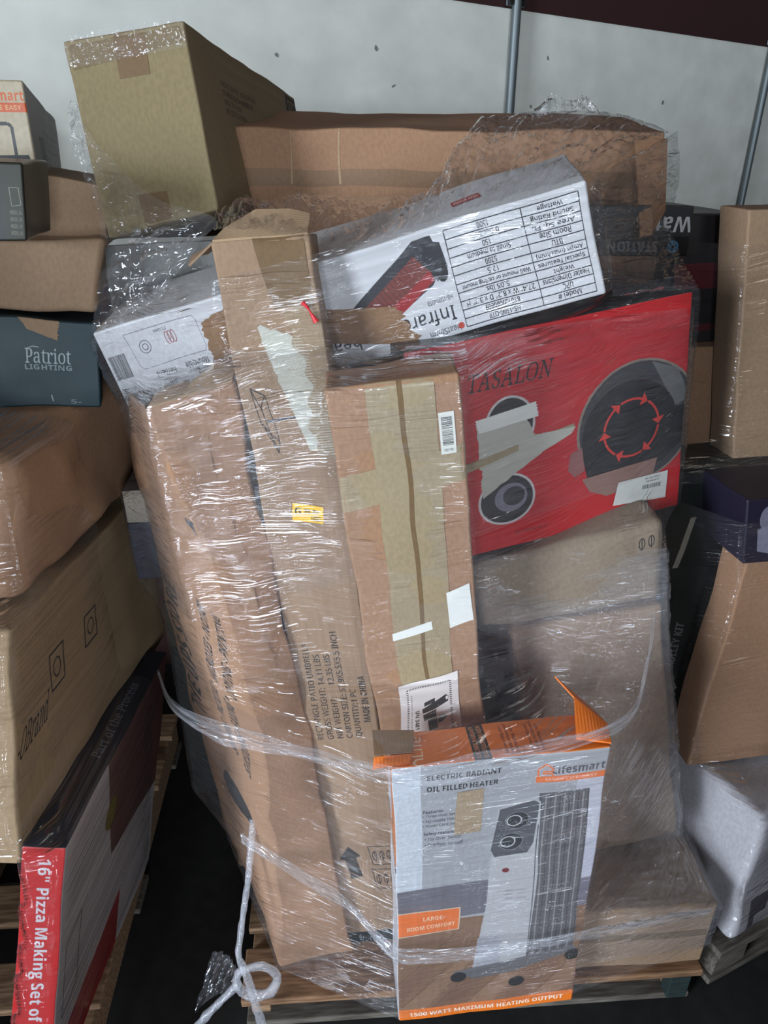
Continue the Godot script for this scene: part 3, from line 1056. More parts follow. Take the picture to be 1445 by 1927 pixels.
# ---------------------------------------------------------------- the wrapped load
func print_heater_front() -> Texture2D:
	var g := Canvas.new(1024, 2010, Color(0.60, 0.605, 0.62))
	g.poly([[0, 0], [0.13, 0], [0.13, 0.445], [0, 0.45]], Color(0.74, 0.76, 0.79))
	g.rect(0.86, 0.08, 1.0, 0.47, Color(0.70, 0.70, 0.74))
	g.poly([[0, 0.435], [0.47, 0.415], [0.47, 0.55], [0, 0.565]], Color(0.40, 0.39, 0.42))
	g.poly([[0.9, 0.44], [1, 0.44], [1, 0.70], [0.9, 0.70]], Color(0.42, 0.40, 0.45))
	g.rect(0, 0.562, 1, 0.945, Color(0.48, 0.36, 0.27))
	for k in 8:
		g.line(-0.2 + k * 0.19, 0.95, 0.35 + k * 0.17, 0.60, 4, Color(0.36, 0.26, 0.19))
		g.poly([[-0.2 + k * 0.19, 0.95], [-0.05 + k * 0.19, 0.95], [0.22 + k * 0.18, 0.75], [0.14 + k * 0.18, 0.75]], Color(0.53, 0.41, 0.32) if k % 2 else Color(0.46, 0.34, 0.26))
	g.rect(0.86, 0.30, 1.0, 0.45, Color(0.68, 0.68, 0.73))
	# fins
	g.poly([[0.68, 0.13], [0.93, 0.125], [0.955, 0.75], [0.70, 0.80]], Color(0.35, 0.34, 0.35))
	for k in 11:
		var t := k / 10.0
		g.line(lerpf(0.69, 0.925, t), 0.135, lerpf(0.71, 0.945, t), lerpf(0.79, 0.75, t), 7, Color(0.52, 0.51, 0.51) if k % 2 else Color(0.27, 0.26, 0.27))
	# body with its rounded foot
	g.poly([[0.49, 0.175], [0.56, 0.15], [0.66, 0.145], [0.69, 0.16], [0.71, 0.40], [0.70, 0.80], [0.44, 0.82], [0.42, 0.80], [0.45, 0.55]], Color(0.66, 0.66, 0.67))
	g.line(0.69, 0.24, 0.70, 0.79, 5, Color(0.30, 0.30, 0.32))
	g.poly([[0.43, 0.66], [0.53, 0.655], [0.555, 0.68], [0.555, 0.80], [0.43, 0.82], [0.41, 0.79]], Color(0.60, 0.60, 0.63))
	g.poly([[0.50, 0.175], [0.66, 0.155], [0.685, 0.165], [0.675, 0.30], [0.65, 0.33], [0.49, 0.335], [0.47, 0.31]], Color(0.30, 0.30, 0.32))
	for c in [[0.585, 0.218], [0.565, 0.288]]:
		g.ellipse(c[0], c[1], 0.058, 0.029, Color(0.13, 0.13, 0.14))
		g.ring(c[0] - 0.015, c[1], 0.034, 0.017, 6, Color(0.75, 0.75, 0.76))
		g.ring(c[0], c[1], 0.056, 0.028, 3, Color(0.55, 0.55, 0.57))
	g.ellipse(0.548, 0.385, 0.018, 0.008, Color(0.42, 0.10, 0.12))
	for k in 3:
		g.text("1000W  1500W", sans, 0.60, 0.465 + k * 0.016, 0.12, 0.006, 0, Color(0.5, 0.5, 0.5))
	# feet and wheels
	g.poly([[0.30, 0.79], [0.96, 0.735], [0.985, 0.755], [0.66, 0.815], [0.42, 0.83]], Color(0.38, 0.37, 0.38))
	for c in [[0.335, 0.815], [0.66, 0.865], [0.965, 0.775]]:
		g.ellipse(c[0], c[1], 0.045, 0.022, Color(0.08, 0.08, 0.08))
	# words
	g.text("ELECTRIC RADIANT", bold, 0.325, 0.040, 0.335, 0.016, 0, INK)
	g.text("OIL FILLED HEATER", bold, 0.32, 0.076, 0.325, 0.016, 0, INK)
	g.text("Features", bold, 0.185, 0.150, 0.095, 0.011, 0, Color(0.25, 0.25, 0.27))
	g.text("• Three Heat Settings", sans, 0.235, 0.166, 0.20, 0.013, 0, Color(0.25, 0.25, 0.27))
	g.text("• Adjustable Thermostat", sans, 0.245, 0.183, 0.22, 0.013, 0, Color(0.25, 0.25, 0.27))
	g.text("• Power Cord Storage", sans, 0.235, 0.200, 0.20, 0.013, 0, Color(0.25, 0.25, 0.27))
	g.text("Safety Features", bold, 0.215, 0.228, 0.155, 0.013, 0, Color(0.25, 0.25, 0.27))
	g.text("• Tip-Over Switch", sans, 0.23, 0.247, 0.18, 0.013, 0, Color(0.25, 0.25, 0.27))
	g.text("• Overheat Shutoff", sans, 0.235, 0.266, 0.19, 0.013, 0, Color(0.25, 0.25, 0.27))
	g.text("Lifesmart", bold, 0.86, 0.052, 0.255, 0.026, 0, Color(0.30, 0.30, 0.33))
	g.rect(0.655, 0.072, 1.0, 0.092, Color(0.84, 0.42, 0.20))
	g.text("MAKE LIFE EASY", bold, 0.83, 0.082, 0.26, 0.010, 0, Color(0.85, 0.62, 0.52))
	g.path([[0.665, 0.075], [0.665, 0.048], [0.70, 0.034], [0.735, 0.048], [0.735, 0.056], [0.69, 0.056], [0.69, 0.064], [0.735, 0.064], [0.735, 0.072]], 9, Color(0.84, 0.42, 0.20))
	# orange tag and the band along the bottom
	g.rect(0, 0.515, 0.325, 0.612, Color(0.78, 0.70, 0.62))
	g.rect(0, 0.519, 0.318, 0.608, Color(0.86, 0.42, 0.15))
	g.text("LARGE-", bold, 0.19, 0.548, 0.11, 0.016, 0, Color(0.88, 0.72, 0.60))
	g.text("ROOM COMFORT", bold, 0.175, 0.582, 0.25, 0.016, 0, Color(0.88, 0.72, 0.60))
	g.rect(0, 0.945, 1, 1, Color(0.90, 0.46, 0.14))
	g.text("1500 WATT MAXIMUM HEATING OUTPUT", bold, 0.50, 0.972, 0.88, 0.018, 0, Color(0.93, 0.86, 0.80))
	return g.tex()


func print_heater_side() -> Texture2D:
	var g := Canvas.new(256, 1900, Color(0.84, 0.85, 0.88))
	g.poly([[0, 0], [1, 0], [1, 0.34], [0, 0.26]], Color(0.80, 0.50, 0.30))
	g.poly([[0, 0], [0.55, 0], [0.5, 0.24], [0, 0.22]], Color(0.72, 0.73, 0.80))
	g.poly([[0, 0.265], [1, 0.345], [1, 0.365], [0, 0.285]], Color(0.12, 0.12, 0.13))
	g.text("FEATURES", bold, 0.5, 0.316, 0.8, 0.012, 24, Color(0.8, 0.8, 0.8))
	g.ellipse(0.6, 0.22, 0.08, 0.011, Color(0.2, 0.18, 0.17))
	g.text("Lifesmart", sans, 0.45, 0.375, 0.6, 0.014, 14, Color(0.85, 0.45, 0.35))
	for v in [0.44, 0.56, 0.72, 0.83]:
		g.text("Three heat settings\nlow, medium, high", sans, 0.45, v, 0.7, 0.03, 14, Color(0.40, 0.41, 0.45))
		g.text("AA", bold, 0.75, v + 0.03, 0.25, 0.012, 14, Color(0.25, 0.26, 0.3))
	g.barcode(0.1, 0.88, 0.8, 0.93, false, Color(0.45, 0.46, 0.5), 4)
	return g.tex()


func print_heater_top() -> Texture2D:
	var g := Canvas.new(1024, 256, Color(0.90, 0.47, 0.16))
	g.text("Life", sans, 0.12, 0.45, 0.55, 0.055, -90, Color(0.95, 0.85, 0.75))
	g.path([[0.145, 0.80], [0.115, 0.80], [0.10, 0.90], [0.115, 0.98], [0.145, 0.98]], 9, Color(0.95, 0.85, 0.75))
	g.rect(0.37, 0, 0.45, 1, Color(0.16, 0.13, 0.12))
	g.text("ELECTRIC RADIANT\nOIL FILLED HEATER", bold, 0.41, 0.5, 0.9, 0.055, -90, Color(0.75, 0.45, 0.25))
	for k in 2:
		g.text("Easy to move rolling casters\nAdjustable thermostat control\nThree heat settings, 1500W", sans, 0.55 + k * 0.12, 0.5, 0.8, 0.07, -90, Color(0.45, 0.19, 0.08))
	return g.tex()


func print_fan_front() -> Texture2D:
	var red := Color(0.72, 0.075, 0.10)
	var g := Canvas.new(1600, 1260, red)
	g.text("TASALON", serif, 0.345, 0.185, 0.295, 0.075, 0, Color(0.09, 0.03, 0.04), 0.25)
	# large picture: hair dryer ring in black with a circling arrow
	g.ellipse(0.815, 0.53, 0.235, 0.29, Color(0.52, 0.47, 0.42))
	g.ellipse(0.815, 0.53, 0.225, 0.28, Color(0.20, 0.20, 0.21))
	g.poly([[0.86, 0.26], [0.96, 0.31], [1.0, 0.42], [1.0, 0.58], [0.965, 0.54], [0.93, 0.42]], Color(0.40, 0.40, 0.40))
	g.ellipse(0.785, 0.56, 0.185, 0.235, Color(0.035, 0.037, 0.04))
	g.poly([[0.60, 0.62], [1.0, 0.47], [1.0, 0.66], [0.92, 0.74], [0.62, 0.74]], Color(0.04, 0.045, 0.05))
	g.poly([[0.60, 0.74], [0.90, 0.72], [0.88, 0.83], [0.70, 0.855], [0.63, 0.81]], Color(0.55, 0.42, 0.38))
	g.poly([[0.555, 0.60], [0.60, 0.58], [0.61, 0.70], [0.57, 0.72], [0.545, 0.68]], Color(0.55, 0.35, 0.34))
	for k in 6:
		var a0 := TAU * k / 6.0 + 0.1
		g.ring(0.79, 0.545, 0.105, 0.135, 13, Color(0.80, 0.20, 0.16), a0, a0 + 0.78)
		var e := a0 + 0.78
		var tip := Vector2(cos(e + 0.24), sin(e + 0.24))
		g.poly([[0.79 + 0.105 * tip.x, 0.545 + 0.135 * tip.y], [0.79 + 0.13 * cos(e), 0.545 + 0.165 * sin(e)], [0.79 + 0.08 * cos(e), 0.545 + 0.105 * sin(e)]], Color(0.80, 0.20, 0.16))
	for k in 5:
		g.ring(0.80 + k * 0.012, 0.575, 0.02, 0.03, 3, Color(0.16, 0.16, 0.17), 2.2, 3.6)
	g.rect(0.835, 0.86, 0.872, 1.0, Color(0.06, 0.07, 0.08))
	# two small round pictures on the left
	g.ellipse(0.335, 0.40, 0.092, 0.135, Color(0.78, 0.76, 0.76))
	g.ellipse(0.335, 0.40, 0.083, 0.124, Color(0.07, 0.06, 0.08))
	g.ellipse(0.315, 0.75, 0.105, 0.125, Color(0.78, 0.76, 0.76))
	g.ellipse(0.315, 0.75, 0.096, 0.114, Color(0.10, 0.10, 0.12))
	g.ellipse(0.33, 0.745, 0.06, 0.07, Color(0.45, 0.45, 0.50))
	g.ellipse(0.34, 0.74, 0.04, 0.046, Color(0.12, 0.12, 0.15))
	g.text("360° Rotating Barrel", sans, 0.40, 0.93, 0.12, 0.02, 0, Color(0.45, 0.05, 0.07))
	return g.tex()


func print_infrared_front() -> Texture2D:
	var base := Color(0.76, 0.76, 0.775)
	var g := Canvas.new(2048, 430, base)
	var ink := Color(0.13, 0.13, 0.15)
	# the box lies upside down, so everything on it does
	var rows := [["Wattage", "1500"], ["Sound Rating", "0 Decibels"], ["Area Sq. Ft.", "150"], ["Room Size", "Small to medium"], ["BTU", "5200"], ["Amps (max/min)", "12.5"], ["Special Features", "Wall mount or ceiling mount"], ["Weight", "5.05 lbs"], ["Heater Dimensions", "27.4\" W x 8.2\" D x 3.7\" H"], ["UPC", "810109080809"], ["Model #", "HS-1500-OTR"]]
	for k in 12:
		var v := 0.06 + k * 0.081
		g.line(0.742, v, 0.984, v, 3, ink)
	for u in [0.742, 0.885, 0.984]:
		g.line(u, 0.06, u, 0.951, 3, ink)
	for k in rows.size():
		var v := 0.10 + k * 0.081
		var wl := minf(0.085, 0.0062 * (rows[k][0] as String).length())
		var wr := minf(0.125, 0.0052 * (rows[k][1] as String).length())
		g.text(rows[k][0], sans, 0.935, v, wl, 0.052, 180, ink)
		g.text(rows[k][1], sans, 0.815, v, wr, 0.050, 180, ink)
	# picture of the heater bar
	g.poly([[0.53, 0.50], [0.68, 0.06], [0.715, 0.06], [0.73, 0.30], [0.70, 0.48], [0.56, 0.78]], Color(0.16, 0.16, 0.18))
	g.poly([[0.555, 0.52], [0.675, 0.18], [0.70, 0.36], [0.57, 0.70]], Color(0.42, 0.17, 0.13))
	for k in 16:
		var t := k / 15.0
		g.line(lerpf(0.557, 0.675, t), lerpf(0.52, 0.18, t), lerpf(0.571, 0.70, t), lerpf(0.70, 0.36, t), 2, Color(0.20, 0.10, 0.09))
	g.poly([[0.575, 0.66], [0.70, 0.34], [0.705, 0.44], [0.585, 0.76]], Color(0.55, 0.08, 0.09))
	g.poly([[0.69, 0.08], [0.73, 0.14], [0.735, 0.36], [0.71, 0.46], [0.695, 0.30]], Color(0.10, 0.10, 0.13))
	g.ellipse(0.722, 0.38, 0.012, 0.10, Color(0.06, 0.06, 0.08))
	g.text("Infrared", sans, 0.665, 0.78, 0.125, 0.15, 180, ink)
	g.text("HS-1500-OTR", sans, 0.705, 0.63, 0.05, 0.045, 180, Color(0.35, 0.35, 0.37))
	g.text("HeatStorm", sans, 0.70, 0.93, 0.06, 0.06, 180, Color(0.3, 0.3, 0.32))
	g.ellipse(0.732, 0.92, 0.006, 0.03, Color(0.70, 0.25, 0.18))
	g.text("heater", sans, 0.485, 0.80, 0.095, 0.15, 180, ink)
	# the other end: barcode, icons and short words
	g.barcode(0.008, 0.26, 0.045, 0.50, false, ink, 12)
	g.path([[0.06, 0.10], [0.22, 0.10], [0.225, 0.14], [0.225, 0.42], [0.22, 0.46], [0.075, 0.46], [0.068, 0.42], [0.06, 0.10]], 2, Color(0.45, 0.45, 0.47))
	g.ring(0.095, 0.26, 0.012, 0.06, 3, Color(0.35, 0.35, 0.37))
	g.ring(0.095, 0.26, 0.006, 0.03, 3, Color(0.35, 0.35, 0.37))
	for k in 3:
		g.ring(0.15 + k * 0.007, 0.24, 0.005, 0.06, 3, Color(0.55, 0.32, 0.33))
	g.text("ETL Listed", sans, 0.14, 0.15, 0.03, 0.03, 180, Color(0.4, 0.4, 0.42))
	g.text("1500\nWatts", sans, 0.025, 0.68, 0.03, 0.16, 180, ink)
	g.text("Carbon Fiber\nElement", sans, 0.105, 0.60, 0.07, 0.16, 180, ink)
	g.text("Ceiling\nMountable", sans, 0.19, 0.60, 0.055, 0.16, 180, ink)
	g.path([[0.018, 0.98], [0.026, 0.86], [0.034, 0.98], [0.026, 0.92], [0.018, 0.98]], 3, ink)
	g.line(0.085, 0.86, 0.105, 0.76, 9, Color(0.55, 0.55, 0.58))
	g.ring(0.19, 0.80, 0.012, 0.06, 3, ink)
	return g.tex()


func print_umbrella_front() -> Texture2D:
	var g := Canvas.new(300, 2048, KRAFT)
	var ink := Color(0.16, 0.13, 0.11)
	g.text("RECTANGLE PATIO UMBRELLA\nGROSS WEIGHT: 14.11 LBS\nNET WEIGHT:      12.35 LBS\nCARTON SIZE: 57.9X5.5X5.5 INCH\nQUANTITY:1 PC", sans, 0.47, 0.545, 0.165, 0.62, -90, ink)
	g.text("MADE IN CHINA", bold, 0.86, 0.568, 0.075, 0.085, -90, ink)
	# the folded parasol drawing
	var a := [[0.13, 0.150], [0.21, 0.160], [0.29, 0.152], [0.33, 0.222], [0.24, 0.228], [0.14, 0.215], [0.13, 0.150]]
	g.path([[0.13, 0.150], [0.27, 0.158], [0.33, 0.212], [0.30, 0.225], [0.16, 0.188], [0.13, 0.150]], 3, ink)
	g.path([[0.13, 0.150], [0.20, 0.172], [0.27, 0.158]], 3, ink)
	g.path([[0.16, 0.188], [0.24, 0.202], [0.33, 0.212]], 3, ink)
	g.path([[0.20, 0.172], [0.24, 0.202], [0.30, 0.225]], 3, ink)
	g.line(0.23, 0.188, 0.72, 0.184, 5, Color(0.25, 0.26, 0.29))
	# this-way-up arrow and handling symbols at the foot
	g.poly([[0.18, 0.846], [0.33, 0.822], [0.49, 0.842], [0.42, 0.846], [0.46, 0.886], [0.28, 0.890], [0.26, 0.850]], ink)
	for q in [[0.60, 0.825], [0.60, 0.872]]:
		g.path([[q[0], q[1]], [q[0] + 0.34, q[1] + 0.003], [q[0] + 0.36, q[1] + 0.04], [q[0] + 0.04, q[1] + 0.038], [q[0], q[1]]], 3, ink)
		for k in 3:
			g.ring(q[0] + 0.08 + k * 0.10, q[1] + 0.02, 0.03, 0.008, 3, ink)
			g.line(q[0] + 0.08 + k * 0.10, q[1] + 0.012, q[0] + 0.09 + k * 0.10, q[1] + 0.032, 3, ink)
	return g.tex()


func print_store_side() -> Texture2D:
	var g := Canvas.new(360, 2048, KRAFT_RED)
	g.text("THE UPS STORE", bold, 0.15, 0.47, 0.28, 0.17, -90, INK, 0.2)
	g.text("MAILBOXES • NOTARY", bold, 0.62, 0.385, 0.145, 0.10, -90, INK, 0.2)
	g.text("COPYING • PRINTING", bold, 0.80, 0.388, 0.145, 0.10, -90, INK, 0.2)
	g.text("SHIPPING • PACKING •", bold, 0.55, 0.545, 0.15, 0.10, -90, INK, 0.2)
	g.text("SHREDDING • FAXING •", bold, 0.73, 0.548, 0.15, 0.10, -90, INK, 0.2)
	g.ellipse(0.55, 0.72, 0.2, 0.025, Color(0.14, 0.12, 0.11))
	return g.tex()


func flat(g: Canvas, rough := 0.6) -> StandardMaterial3D:
	var m := plain(Color.WHITE, rough)
	m.albedo_texture = g.tex()
	m.texture_repeat = false
	return m


func build_load() -> void:
	var k: Carton
	var g: Canvas
	# ---- inner cartons that carry the rest
	carton("corea", "kraft_carton", "low brown carton deep under the dark green carton", "box", M.kraft)
	carton("coreb", "kraft_carton", "flat brown carton lying behind the tall leaning cartons", "box", M.kraft)
	carton("corec", "kraft_carton", "brown carton carrying the wide kraft carton at the back", "box", M.kraft)
	carton("cored", "kraft_carton", "tall brown carton standing deepest on the pallet", "box", M.kraft)
	# ---- column on the right
	k = carton("bottom", "kraft_carton", "low kraft carton on the pallet deck beside the orange heater box", "box", M.kraft, {}, {"r": 0.006})
	stick(k, "front", "tape_strip", band(0.0, 0.42, 1.0, 0.52), M.tape_brown)
	carton("lower", "kraft_carton", "tall brown carton in the film under the squashed grey carton", "box", M.kraft, {}, {"r": 0.008, "amp": 0.005})
	k = carton("upper", "kraft_carton", "squashed greyish brown carton under the red hair tool box", "box", board(Color(0.53, 0.465, 0.39)), {}, {"r": 0.016, "amp": 0.007, "bulge": {"front": 0.01, "right": 0.012}})
	g = Canvas.new(128, 128, Color(0.53, 0.465, 0.39))
	for q in 2:
		g.ring(0.3 + q * 0.4, 0.5, 0.12, 0.3, 5, INK)
		g.line(0.3 + q * 0.4, 0.2, 0.3 + q * 0.4, 0.9, 5, INK)
	stick(k, "front", "handling_symbols", band(0.86, 0.10, 0.97, 0.32), flat(g, 0.8))
	# ---- dark cartons on the left edge
	g = Canvas.new(512, 256, Color(0.16, 0.19, 0.27))
	g.rect(0, 0, 1, 0.34, Color(0.70, 0.66, 0.60))
	carton("navy", "navy_carton", "dark blue carton with a pale top band behind the shipping store box", "box", M.navy_card, {"front": board(Color.WHITE, 0.5, g.tex())})
	carton("green", "green_carton", "dark green carton overhanging the pallet behind the shipping store box", "box", M.green_card)
	# ---- white infrared heater box across the top
	var inf := board(Color.WHITE, 0.45, print_infrared_front(), 0.25)
	k = carton("white", "heater_carton", "long white heater box with a specification table lying upside down across the load", "box", M.white_card, {"front": inf}, {"r": 0.004, "amp": 0.0025})
	g = Canvas.new(256, 64, Color(0.62, 0.20, 0.17))
	g.text("HEAT STORM", bold, 0.5, 0.5, 0.85, 0.5, 180, Color(0.80, 0.74, 0.72))
	stick(k, "top", "red_label", [[0.76, 0.50], [0.815, 0.46], [0.82, 0.62], [0.765, 0.66]], flat(g))
	stick(k, "front", "torn_patch", [[0.43, 0.34], [0.62, 0.56], [0.655, 0.98], [0.45, 0.70]], M.flute, 0.0008, "torn brown board", 0.10)
	stick(k, "front", "torn_patch", [[0.235, 0.18], [0.30, 0.12], [0.30, 0.80], [0.22, 0.75]], M.flute, 0.0008, "torn brown board", 0.16)
	# ---- red hair tool box
	var fan := board(Color.WHITE, 0.38, print_fan_front(), 0.35)
	k = carton("tasalon", "hair_tool_box", "glossy red box with a round black product picture and black top", "box", M.red_card, {"front": fan, "top": M.black_card, "left": M.black_card, "right": M.black_card}, {"r": 0.003, "amp": 0.0015})
	stick(k, "front", "tape_strip", [[0.0, 0.62], [0.0, 0.57], [0.57, 0.455], [0.57, 0.475]], M.tape, 0.001)
	stick(k, "front", "torn_patch", [[0.215, 0.36], [0.38, 0.33], [0.45, 0.56], [0.225, 0.72]], M.paper_grey, 0.0009, "bare grey board where print tore off", 0.06)
	stick(k, "front", "torn_patch", [[0.36, 0.47], [0.575, 0.47], [0.56, 0.50], [0.37, 0.60]], M.paper_grey, 0.0011, "bare grey board where print tore off", 0.05)
	stick(k, "front", "torn_patch", [[0.212, 0.345], [0.43, 0.315], [0.438, 0.385], [0.222, 0.405]], M.paper, 0.0010, "white paper scrap", 0.04)
	g = Canvas.new(256, 180, Color(0.78, 0.78, 0.76))
	g.barcode(0.52, 0.36, 0.88, 0.52, false, Color(0.2, 0.2, 0.2), 3)
	g.text("3XL HAIR DRYER", sans, 0.70, 0.12, 0.30, 0.05, 0, Color(0.35, 0.35, 0.35))
	g.text("X0042GQ91B", sans, 0.70, 0.24, 0.26, 0.05, 0, Color(0.35, 0.35, 0.35))
	stick(k, "front", "shipping_label", [[0.745, 0.80], [0.945, 0.795], [0.94, 0.935], [0.725, 0.915]], flat(g), 0.0015, "white barcode label")
	# ---- parasol carton
	var um := board(Color.WHITE, 0.8, print_umbrella_front())
	k = carton("umbrella", "parasol_carton", "long narrow kraft carton with a yellow price sticker leaning upright", "box", M.kraft, {"front": um}, {"r": 0.005, "amp": 0.003, "open": ["top"]})
	g = Canvas.new(256, 150, Color(0.90, 0.72, 0.04))
	g.text("G", bold, 0.18, 0.42, 0.20, 0.40, 0, Color(0.15, 0.12, 0.05))
	g.text("99.80", bold, 0.62, 0.36, 0.48, 0.25, 0, Color(0.15, 0.12, 0.05))
	g.rect(0.62, 0.62, 0.92, 0.90, Color(0.15, 0.12, 0.05))
	g.rect(0.64, 0.65, 0.90, 0.87, Color(0.90, 0.72, 0.04))
	g.text("43A", bold, 0.77, 0.76, 0.22, 0.17, 0, Color(0.15, 0.12, 0.05))
	stick(k, "front", "price_sticker", [[0.371, 0.286], [0.72, 0.294], [0.69, 0.315], [0.345, 0.307]], flat(g, 0.4), 0.0016, "yellow price sticker")
	# paper torn away along the upper right edge: grey tape and bare flutes
	stick(k, "front", "tape_strip", [[0.32, 0.085], [0.76, 0.10], [0.97, 0.235], [0.66, 0.225]], M.paper_grey, 0.0009, "grey torn tape", 0.07)
	var flutes := SurfaceTool.new()
	flutes.begin(Mesh.PRIMITIVE_TRIANGLES)
	var rows := 56
	for j in rows * 4:
		var v0 := lerpf(0.068, 0.238, float(j) / (rows * 4))
		var v1 := lerpf(0.068, 0.238, float(j + 1) / (rows * 4))
		for i in 6:
			var P := []
			for q in [[i, v0, j], [i + 1, v0, j], [i + 1, v1, j + 1], [i, v1, j + 1]]:
				var lo: float = 0.70 + 0.05 * sin(q[1] * 55.0) + 0.03 * sin(q[1] * 210.0 + 1.0) + 0.6 * (q[1] - 0.10)
				var uu := lerpf(lo, 0.985, q[0] / 6.0)
				P.append(k.pt("front", uu, q[1], 0.0014 + 0.0011 * sin(PI * 0.5 * q[2])) - k.root.position)
			for t in [0, 1, 2, 0, 2, 3]:
				flutes.set_uv2(Vector2(P[t].x, P[t].y))
				flutes.add_vertex(P[t])
	flutes.index()
	flutes.generate_normals()
	put(k.root, "bare_flutes", flutes.commit(), M.torn, "torn corrugated board")
	stick(k, "front", "tape_strip", [[0.42, 0.0], [0.93, 0.0], [0.95, 0.068], [0.52, 0.070]], M.tape_brown, 0.0012)
	# open flap bent back over the end
	var e := [k.pt("front", 0.02, 0.0), k.pt("front", 0.35, 0.0), k.pt("front", 0.70, 0.0), k.pt("front", 0.98, 0.0)]
	leaf(k.root, "flap", e, [e[0] + Vector3(0.008, 0.012, -0.05), e[1] + Vector3(0.01, 0.034, -0.055), e[2] + Vector3(0.01, 0.032, -0.055), e[3] + Vector3(0.0, 0.022, -0.05)], 0.003, M.kraft_pale)
	var e2 := [k.pt("left", 0.05, 0.0), k.pt("left", 0.5, 0.0), k.pt("left", 0.95, 0.0)]
	leaf(k.root, "flap", e2, [e2[0] + Vector3(-0.03, -0.02, 0), e2[1] + Vector3(-0.04, -0.02, 0.01), e2[2] + Vector3(-0.035, -0.03, 0.01)], 0.003, M.kraft)
	# the red plastic tag thread
	var th := put(k.root, "tag_thread", tube([k.pt("front", 0.83, 0.064, 0.006), k.pt("front", 0.88, 0.070, 0.008), k.pt("front", 0.94, 0.084, 0.008)], [0.0045, 0.0012, 0.005], 8, 0.3, 2), M.thread, "red plastic tag")
	th.position = -k.root.position
	# ---- shipping store carton
	var ups := board(Color.WHITE, 0.8, print_store_side())
	k = carton("ups", "store_carton", "crushed long kraft carton with black shop lettering leaning at the pallet corner", "box", M.kraft_red, {"left": ups}, {"r": 0.008, "amp": 0.009, "freq": 5.0, "open": ["top"], "bulge": {"front": 0.006}, "bow": [Vector3(0.062, 0, 0.015), Vector3(-0.018, 0, 0.0)]})
	stick(k, "front", "tape_strip", [[0.26, 0.06], [0.52, 0.06], [0.62, 0.42], [0.36, 0.42]], board(Color(0.60, 0.46, 0.35), 0.5), 0.001, "brown tape")
	g = Canvas.new(64, 64, Color(0.20, 0.22, 0.26))
	g.ring(0.5, 0.5, 0.35, 0.35, 3, Color(0.5, 0.52, 0.56))
	stick(k, "left", "round_mark", [[0.84, 0.16], [0.99, 0.16], [0.99, 0.185], [0.84, 0.185]], flat(g))
	e = [k.pt("front", 0.02, 0.0), k.pt("front", 0.4, 0.0), k.pt("front", 0.7, 0.0), k.pt("front", 0.98, 0.0)]
	leaf(k.root, "flap", e, [e[0] + Vector3(0.01, 0.02, -0.05), e[1] + Vector3(0.0, 0.005, -0.06), e[2] + Vector3(0.0, 0.025, -0.06), e[3] + Vector3(0.0, 0.01, -0.05)], 0.003, M.kraft_pale)
	# ---- taped carton
	k = carton("taped", "kraft_carton", "tall kraft carton sealed with wide yellowish tape and a battery warning label", "box", M.kraft_red, {}, {"r": 0.005, "amp": 0.004, "bulge": {"front": 0.006}})
	stick(k, "front", "tape_strip", [[0.29, 0.0], [0.80, 0.0], [0.74, 0.50], [0.27, 0.50]], M.tape, 0.0008, "yellowish packing tape")
	stick(k, "front", "tape_strip", [[0.52, 0.0], [0.56, 0.0], [0.53, 0.50], [0.50, 0.50]], M.tape_brown, 0.0012, "seam under the tape")
	stick(k, "front", "tape_strip", [[0.0, 0.108], [1.0, 0.082], [1.0, 0.128], [0.0, 0.155]], M.tape, 0.0011, "yellowish packing tape")
	g = Canvas.new(160, 220, Color(0.80, 0.80, 0.77))
	g.barcode(0.15, 0.12, 0.85, 0.78, true, Color(0.12, 0.12, 0.12), 9)
	g.text("X002 KRG", sans, 0.5, 0.90, 0.6, 0.06, 0, Color(0.3, 0.3, 0.3))
	stick(k, "front", "barcode_label", band(0.805, 0.042, 0.925, 0.092), flat(g), 0.0016, "white barcode label")
	stick(k, "front", "paper_scrap", [[0.74, 0.285], [0.95, 0.275], [0.97, 0.335], [0.76, 0.345]], M.paper, 0.0014, "blank white label")
	stick(k, "front", "paper_scrap", [[0.26, 0.345], [0.60, 0.330], [0.61, 0.343], [0.26, 0.357]], M.paper, 0.0016, "white paper strip")
	g = Canvas.new(420, 480, Color(0.80, 0.77, 0.76))
	for t in 26:
		g.rect(0.14 + t * 0.028, 0.085, 0.152 + t * 0.028, 0.11, INK)
		g.rect(0.85, 0.10 + t * 0.03, 0.885, 0.113 + t * 0.03, INK)
		g.rect(0.12, 0.10 + t * 0.03, 0.155, 0.113 + t * 0.03, INK)
	g.text("UN 3481", bold, 0.30, 0.62, 0.30, 0.07, 90, INK)
	g.text("Lithium ion battery", sans, 0.20, 0.5, 0.6, 0.025, 90, Color(0.3, 0.3, 0.3))
	g.poly([[0.42, 0.36], [0.60, 0.31], [0.60, 0.38], [0.42, 0.42]], INK)
	g.poly([[0.38, 0.46], [0.58, 0.38], [0.78, 0.29], [0.83, 0.32], [0.82, 0.40], [0.58, 0.50], [0.40, 0.53]], INK)
	g.ellipse(0.80, 0.345, 0.022, 0.03, Color(0.8, 0.78, 0.77))
	g.poly([[0.40, 0.56], [0.62, 0.50], [0.62, 0.62], [0.42, 0.66]], INK)
	g.poly([[0.48, 0.66], [0.63, 0.62], [0.64, 0.82], [0.50, 0.84]], INK)
	g.poly([[0.64, 0.64], [0.72, 0.60], [0.80, 0.64], [0.72, 0.72], [0.65, 0.74]], Color(0.2, 0.2, 0.2))
	stick(k, "front", "warning_label", [[0.235, 0.432], [0.795, 0.412], [0.775, 0.530], [0.19, 0.545]], flat(g), 0.0018, "white battery warning label")
	# ---- orange and grey heater box in front
	var hf := board(Color.WHITE, 0.42, print_heater_front(), 0.3)
